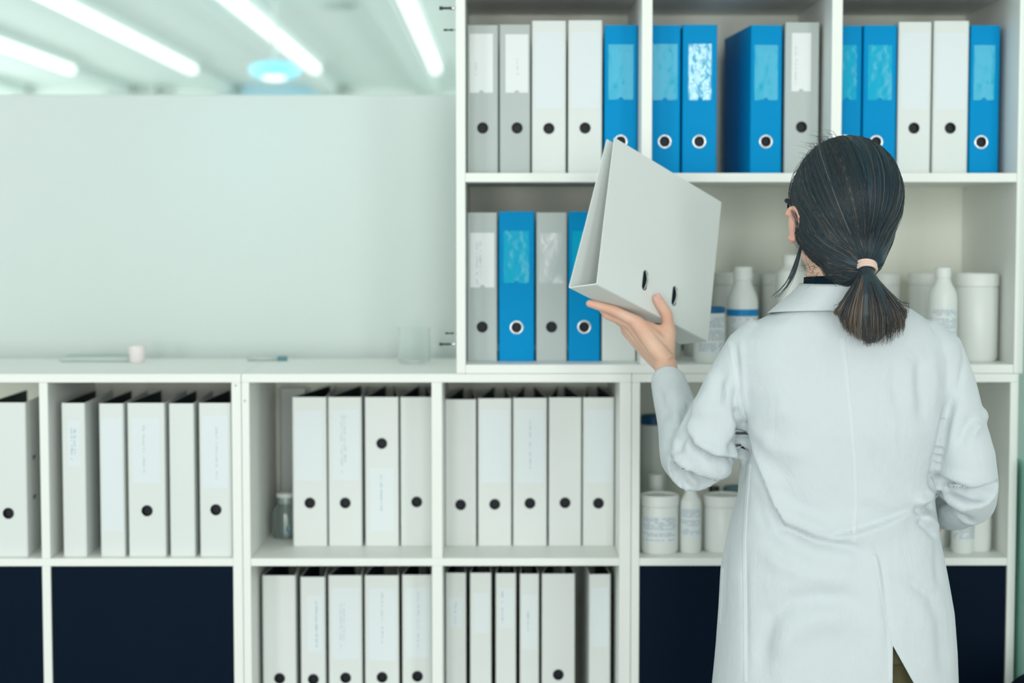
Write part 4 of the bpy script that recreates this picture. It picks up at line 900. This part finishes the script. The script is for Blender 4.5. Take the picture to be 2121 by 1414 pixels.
seam('back_seam', [(1746, 700), (1752, 760), (1762, 860), (1770, 960), (1772, 1040), (1768, 1122)], 13)
seam('vent_seam', [(1812, 1150), (1822, 1190), (1832, 1250), (1842, 1310), (1845, 1412)], 10)
seam('side_seam', [(1552, 960), (1545, 1040), (1541, 1120), (1543, 1240), (1544, 1412)], 9)
seam('armhole_seam', [(1508, 700), (1518, 742), (1526, 790), (1530, 830), (1541, 872)], 11)
seam('pocket_edge', [(1507, 1108), (1498, 1130), (1495, 1200), (1490, 1290)], 6)
# collar
cl = MB(); ring(cl, [(1734, 590, .0590, .0640, 2.953, -.001), (1734, 587, .0615, .0670, 2.953, -.001), (1734, 593, .0650, .0700, 2.953, -.001), (1736, 612, .0820, .0780, 2.955, -.002), (1738, 632, .1040, .0850, 2.958, -.004), (1739, 643, .1150, .0880, 2.96, -.006), (1739, 648, .1200, .0890, 2.962, -.008)], 72, .004)
co = cl.build('collar', M['coat'], coat, smooth=True)

# ---- hair
HM = MB()
HM.ellip(hl(0, -.012, .022), (.0885, .106, .104), 24, RH)
HM.ellip(hl(.010, .004, .054), (.066, .076, .066), 20, RH)
TIE = P(1795, 553, 2.868)
HM.tube([hl(.002, -.035, .0), hl(.006, -.055, -.045), TIE*.55+hl(.01, -.075, -.075)*.45, TIE], [.083, .062, .030, .0105], 28)
HM.tube([P(1738, 582, 2.916), P(1755, 570, 2.90), TIE], [.022, .024, .010], 20)
HM.ellip(hl(-.016, -.034, -.038), (.070, .066, .060), 20, RH)
HM.tube([hl(-.02, -.05, -.05), P(1740, 545, 2.895), TIE], [.045, .030, .010], 20)
hm = remesh(HM, .0032, 6, .55)
bm = bmesh.new(); bm.from_mesh(hm)
RI = RH.T
def loc(c): return RI@(np.array(c)-Hc)
def face_side(c):
    x, y, z = loc(c)
    lim = np.interp(z, [-.12, -.06, -.045, -.02, .01, .05, .085, .12], [-.045, -.040, -.024, .006, .032, .056, .076, .095])
    return y > lim
bmesh.ops.delete(bm, geom=[f for f in bm.faces if face_side(f.calc_center_median())], context='FACES')
bm.to_mesh(hm); bm.free()
HB = BVHTree.FromPolygons([tuple(v.co) for v in hm.vertices], [tuple(p.vertices) for p in hm.polygons])
HC0 = hl(0, -.02, .0)
def slerp(a, b, t):
    o = math.acos(max(-1, min(1, float(a@b)))); 
    return a if o < 1e-5 else (math.sin((1-t)*o)*a+math.sin(t*o)*b)/math.sin(o)
def surf(d):
    h = HB.ray_cast(Vector(HC0+d*.3), Vector(-d), .3)
    return np.array(h[0]) if h[0] is not None else None
def strands_mesh(paths, radii, tints, name, parent, n=4):
    vs = []; fs = []; tn = []
    for pts, r, (t0, t1) in zip(paths, radii, tints):
        pts = np.array(pts); k = len(pts); T_ = np.gradient(pts, axis=0); T_ /= np.linalg.norm(T_, axis=1)[:, None]+1e-12
        ref = np.array([.3, -1, .2]); o0 = len(vs)
        for i in range(k):
            u = np.cross(T_[i], ref); u /= np.linalg.norm(u)+1e-9; w = np.cross(T_[i], u); f = i/(k-1); rr = r*(1 if f < .7 else 1-.75*(f-.7)/.3)
            for j in range(n): a = 2*PI*j/n; vs.append(pts[i]+rr*(math.cos(a)*u+math.sin(a)*w)); tn.append(t0+(t1-t0)*f)
        fs += [(o0+i*n+j, o0+i*n+(j+1) % n, o0+(i+1)*n+(j+1) % n, o0+(i+1)*n+j) for i in range(k-1) for j in range(n)]
    me = bpy.data.meshes.new(name); me.from_pydata([tuple(v) for v in vs], [], fs); setattr_f(me, 'tint', tn)
    return put(name, me, M['hair'], parent)
setattr_f(hm, 'tint', np.full(len(hm.vertices), .10)); hair = put('hair', hm, M['hair'], person)
hair['label'] = 'dark brown hair drawn back'
rg = np.random.default_rng(11)
lft = np.array([(-.03, .082, .088), (-.052, .068, .070), (-.074, .048, .045), (-.086, .028, .010), (-.087, .004, -.014), (-.078, -.026, -.045), (-.062, -.045, -.075), (-.045, -.055, -.10)])
rgt = lft*np.array([-1, 1, 1]); prt = np.array([(-.034, .085, .085), (-.034, .045, .108), (-.034, .0, .122), (-.028, -.035, .118)])
def along(c, t): return np.array([np.interp(t, np.linspace(0, 1, len(c)), c[:, k]) for k in range(3)])
paths = []; rad = []; tin = []
c0l = loc(HC0); tied = loc(TIE)-c0l; tied /= np.linalg.norm(tied)
def hair_path(root, off, n=16, wob=.0):
    a = root-c0l; a /= np.linalg.norm(a); pts = []; ph = rg.uniform(0, 6); fq = rg.uniform(2, 5)
    side = np.cross(a, tied); side /= np.linalg.norm(side)+1e-9
    for i in range(n):
        t = i/(n-1); te = t**.92
        d = slerp(a, tied, min(te, .97)); d = d+side*wob*math.sin(fq*t+ph)*math.sin(PI*t); d /= np.linalg.norm(d)
        p = surf(RH@d)
        if p is None:
            if pts: p = pts[-1]
            else: return None
        q = p+(RH@d)*off*(math.sin(PI*min(1, t*1.05+.02))**.6 if t < .95 else .2)
        if t > .82: s = (t-.82)/.18; q = q*(1-s*s)+(TIE+jit)*(s*s)
        pts.append(q)
    return pts
for i in range(3000):
    k = rg.random(); jit = rg.normal(size=3)*.0032
    if k < .50: root = along(prt, rg.random())+rg.normal(size=3)*np.array([.004, .004, .002])
    elif k < .72: root = along(lft, rg.random()**.9)+rg.normal(size=3)*.003
    elif k < .86: root = along(rgt, rg.random())+rg.normal(size=3)*.003
    else: root = along(prt, rg.random())+np.array([rg.normal()*.045, rg.normal()*.02, -.01])
    p = hair_path(root, rg.uniform(-.0006, .0022), 16, rg.normal()*.05)
    if p is None: continue
    p = np.array(p); dst = np.linalg.norm(np.diff(p, axis=0), axis=1)
    if dst.max() > .05: continue
    paths.append(p); rad.append(rg.uniform(.0003, .0007)); t0 = abs(rg.normal())*.24+.06
    if rg.random() < .09+3.0*max(0, abs(p[5]@RI[0]-Hc@RI[0])-.045): t0 += rg.uniform(.25, .6)  # highlights and sheen put into strand colour, more towards both sides
    tin.append((t0, t0+rg.uniform(-.05, .15)))
for i in range(160):      # fly-aways
    jit = rg.normal(size=3)*.006; root = along(prt if rg.random() < .5 else lft, rg.random())+rg.normal(size=3)*.006
    p = hair_path(root, rg.uniform(.003, .009), 16, rg.normal()*.12)
    if p is None: continue
    p = np.array(p)
    if np.linalg.norm(np.diff(p, axis=0), axis=1).max() > .05: continue
    paths.append(p[:rg.integers(6, 16)]); rad.append(.00022); tin.append((.35, .6))
for i in range(70):       # short frizz at the parting
    root = along(prt, rg.random()*.8)+np.array([rg.normal()*.012-.01, 0, 0]); q = surf(RH@((root-c0l)/np.linalg.norm(root-c0l)))
    if q is None: continue
    d = RH@np.array([-.6+rg.normal()*.4, rg.normal()*.3, .9]); L = rg.uniform(.008, .022)
    paths.append([q, q+d*L*.5, q+d*L+RH@np.array([-.006, 0, -.006])]); rad.append(.0002); tin.append((.4, .6))
strands_mesh(paths, rad, tin, 'hair_strands', hair)
# loose lock in front of the left ear
paths = []; rad = []; tin = []
for i in range(26):
    e = rg.normal(size=2); s = .6+.4*rg.random()
    c = [(1662, 497, 2.925), (1657, 518, 2.92), (1649, 548, 2.915), (1634, 588, 2.91), (1612-10*(i % 3 == 0), 616, 2.91)]
    n_ = 3+int(s*2.99) if i % 3 else 5
    pts = [P(x+e[0]*(.8+1.6*q/2), y+e[1]*1.5, Y) for q, (x, y, Y) in enumerate(c[:min(5, n_)])]
    pts = np.array(pts); tt_ = np.linspace(0, len(pts)-1, 14); pts = np.stack([np.interp(tt_, range(len(pts)), pts[:, k]) for k in range(3)], 1)
    for _ in range(3): pts[1:-1] = (pts[:-2]+2*pts[1:-1]+pts[2:])/4
    paths.append(pts); rad.append(.0004); tin.append((.25, .55))
for i in range(22):       # wisps on the nape
    x = rg.uniform(1676, 1700); y = rg.uniform(545, 575)
    h_ = BV.ray_cast(Vector(CAM), Vector((P(x, y, 3)-CAM)).normalized()); 
    if h_[0] is None: continue
    q = np.array(h_[0])+np.array([-.001, -.0015, 0]); d = np.array([rg.normal()*.014-.004, -.002, rg.normal()*.014]); b_ = np.array([rg.normal()*.006, -.002, rg.normal()*.006])
    paths.append([q, q+d*.5+b_, q+d]); rad.append(.00022); tin.append((.3, .4))
strands_mesh(paths, rad, tin, 'loose_lock', hair)
# ponytail
pm = MB()
pm.tube([TIE, P(1797, 575, 2.850), P(1802, 610, 2.840), P(1806, 650, 2.838), P(1808, 690, 2.842), P(1812, 708, 2.846)], [.0105, .014, .028, .037, .030, .010], 28, up=(0, 1, 0), flat=[1, .8, .55, .42, .40, .4])
pmesh = remesh(pm, .003, 3); setattr_f(pmesh, 'tint', np.full(len(pmesh.vertices), .34)); pony = put('ponytail', pmesh, M['hair'], person)
pony['label'] = 'short ponytail with lighter brown ends'
paths = []; rad = []; tin = []
clumps = [(math.sqrt(rg.random()), rg.uniform(0, 2*PI), rg.normal()*7-6, abs(rg.normal())*.16) for _ in range(46)]
for i in range(1900):
    cq = clumps[rg.integers(46)]; th = cq[1]+rg.normal()*.10; rr = min(1, abs(cq[0]+rg.normal()*.07)); dx = rr*math.cos(th); dy = rr*math.sin(th)
    xe = 1806+78*dx; prof = np.interp(xe, [1728, 1745, 1765, 1790, 1820, 1850, 1870, 1886], [660, 684, 696, 712, 722, 706, 688, 652])
    ye = prof+cq[2]-abs(rg.normal())*6-(30 if rg.random() < .2 else 0)*rg.random()
    Yo = dy*.024
    c = [TIE+np.array([dx*.0085, dy*.0085, .004]), P(1796+14*dx, 573, 2.853+Yo*.55), P(1800+44*dx, 602, 2.842+Yo*.9), P(1805+70*dx, 640, 2.837+Yo), P(xe+3*dx, 640+(ye-640)*.55 if ye > 645 else ye-4, 2.838+Yo), P(xe-4*dx+rg.normal()*3, max(ye, 646), 2.842+Yo)]
    c = np.array(c); t_ = np.linspace(0, 5, 15); pts = np.stack([np.interp(t_, range(6), c[:, k]) for k in range(3)], 1)
    for _ in range(4): pts[1:-1] = (pts[:-2]+2*pts[1:-1]+pts[2:])/4
    pts += np.cumsum(rg.normal(size=pts.shape)*.0003, axis=0)
    paths.append(pts); rad.append(rg.uniform(.0003, .0008)); t0 = cq[3]+abs(rg.normal())*.14+.16
    if rg.random() < .16: t0 += rg.uniform(.2, .5)
    tin.append((t0, t0+rg.uniform(.2, .5)))
strands_mesh(paths, rad, tin, 'hair_strands', pony)
tb = MB(); dirt = P(1797, 575, 2.850)-P(1790, 535, 2.868); dirt /= np.linalg.norm(dirt)
for q, dz in enumerate((-.0045, -.0005, .0035)):
    c = TIE+dirt*dz; u = np.cross(dirt, [0, 1, 0]); u /= np.linalg.norm(u); w_ = np.cross(dirt, u); u2 = u*math.cos(.18)+dirt*math.sin(.18)*(1 if q != 1 else .6)
    tb.tube([c+.0148*(math.cos(t)*u2+math.sin(t)*w_) for t in np.linspace(0, 2*PI, 33)], .0027, 10, caps=False)
tb.build('hair_tie', M['tie'], pony, smooth=True)
# ------------------------------------------------------------------ light
def fill_light(name, loc, sx, sy, power, col, rot):  # rectangular area light added as fill
    l = bpy.data.lights.new(name, 'AREA'); l.shape = 'RECTANGLE'; l.size = sx; l.size_y = sy; l.energy = power; l.color = col
    o = bpy.data.objects.new(name, l); C.objects.link(o); o.location = loc; o.rotation_euler = rot
for wx in (-3.3, -1.25, .85, 2.9):  # added fill behind the camera for shelf interiors, split up for pocket glints
    fill_light('window_light_behind', (wx, -3.2, 1.95), .95, 2.5, 76, (.985, 1, .965), (PI/2, 0, 0))
fill_light('window_light_left', (-5.9, 10, 1.3), 10, 2.2, 270, (.93, 1, .975), (PI/2+.6, 0, -PI/2))  # added fill from the left to brighten the far room and ceiling
fill_light('window_light_right', (4.9, 10, 1.3), 10, 2.2, 330, (.93, 1, .975), (PI/2+.6, 0, PI/2))  # matching fill added on the right of the far room
w = bpy.data.worlds.new('world'); S.world = w; w.use_nodes = True
w.node_tree.nodes['Background'].inputs[0].default_value = (.88, .97, .95, 1); w.node_tree.nodes['Background'].inputs[1].default_value = .60
S.view_settings.view_transform = 'Standard'; S.view_settings.look = 'None'; S.view_settings.gamma = 1; S.view_settings.exposure = -.07
try: S.view_settings.use_curve_mapping = False
except Exception: pass
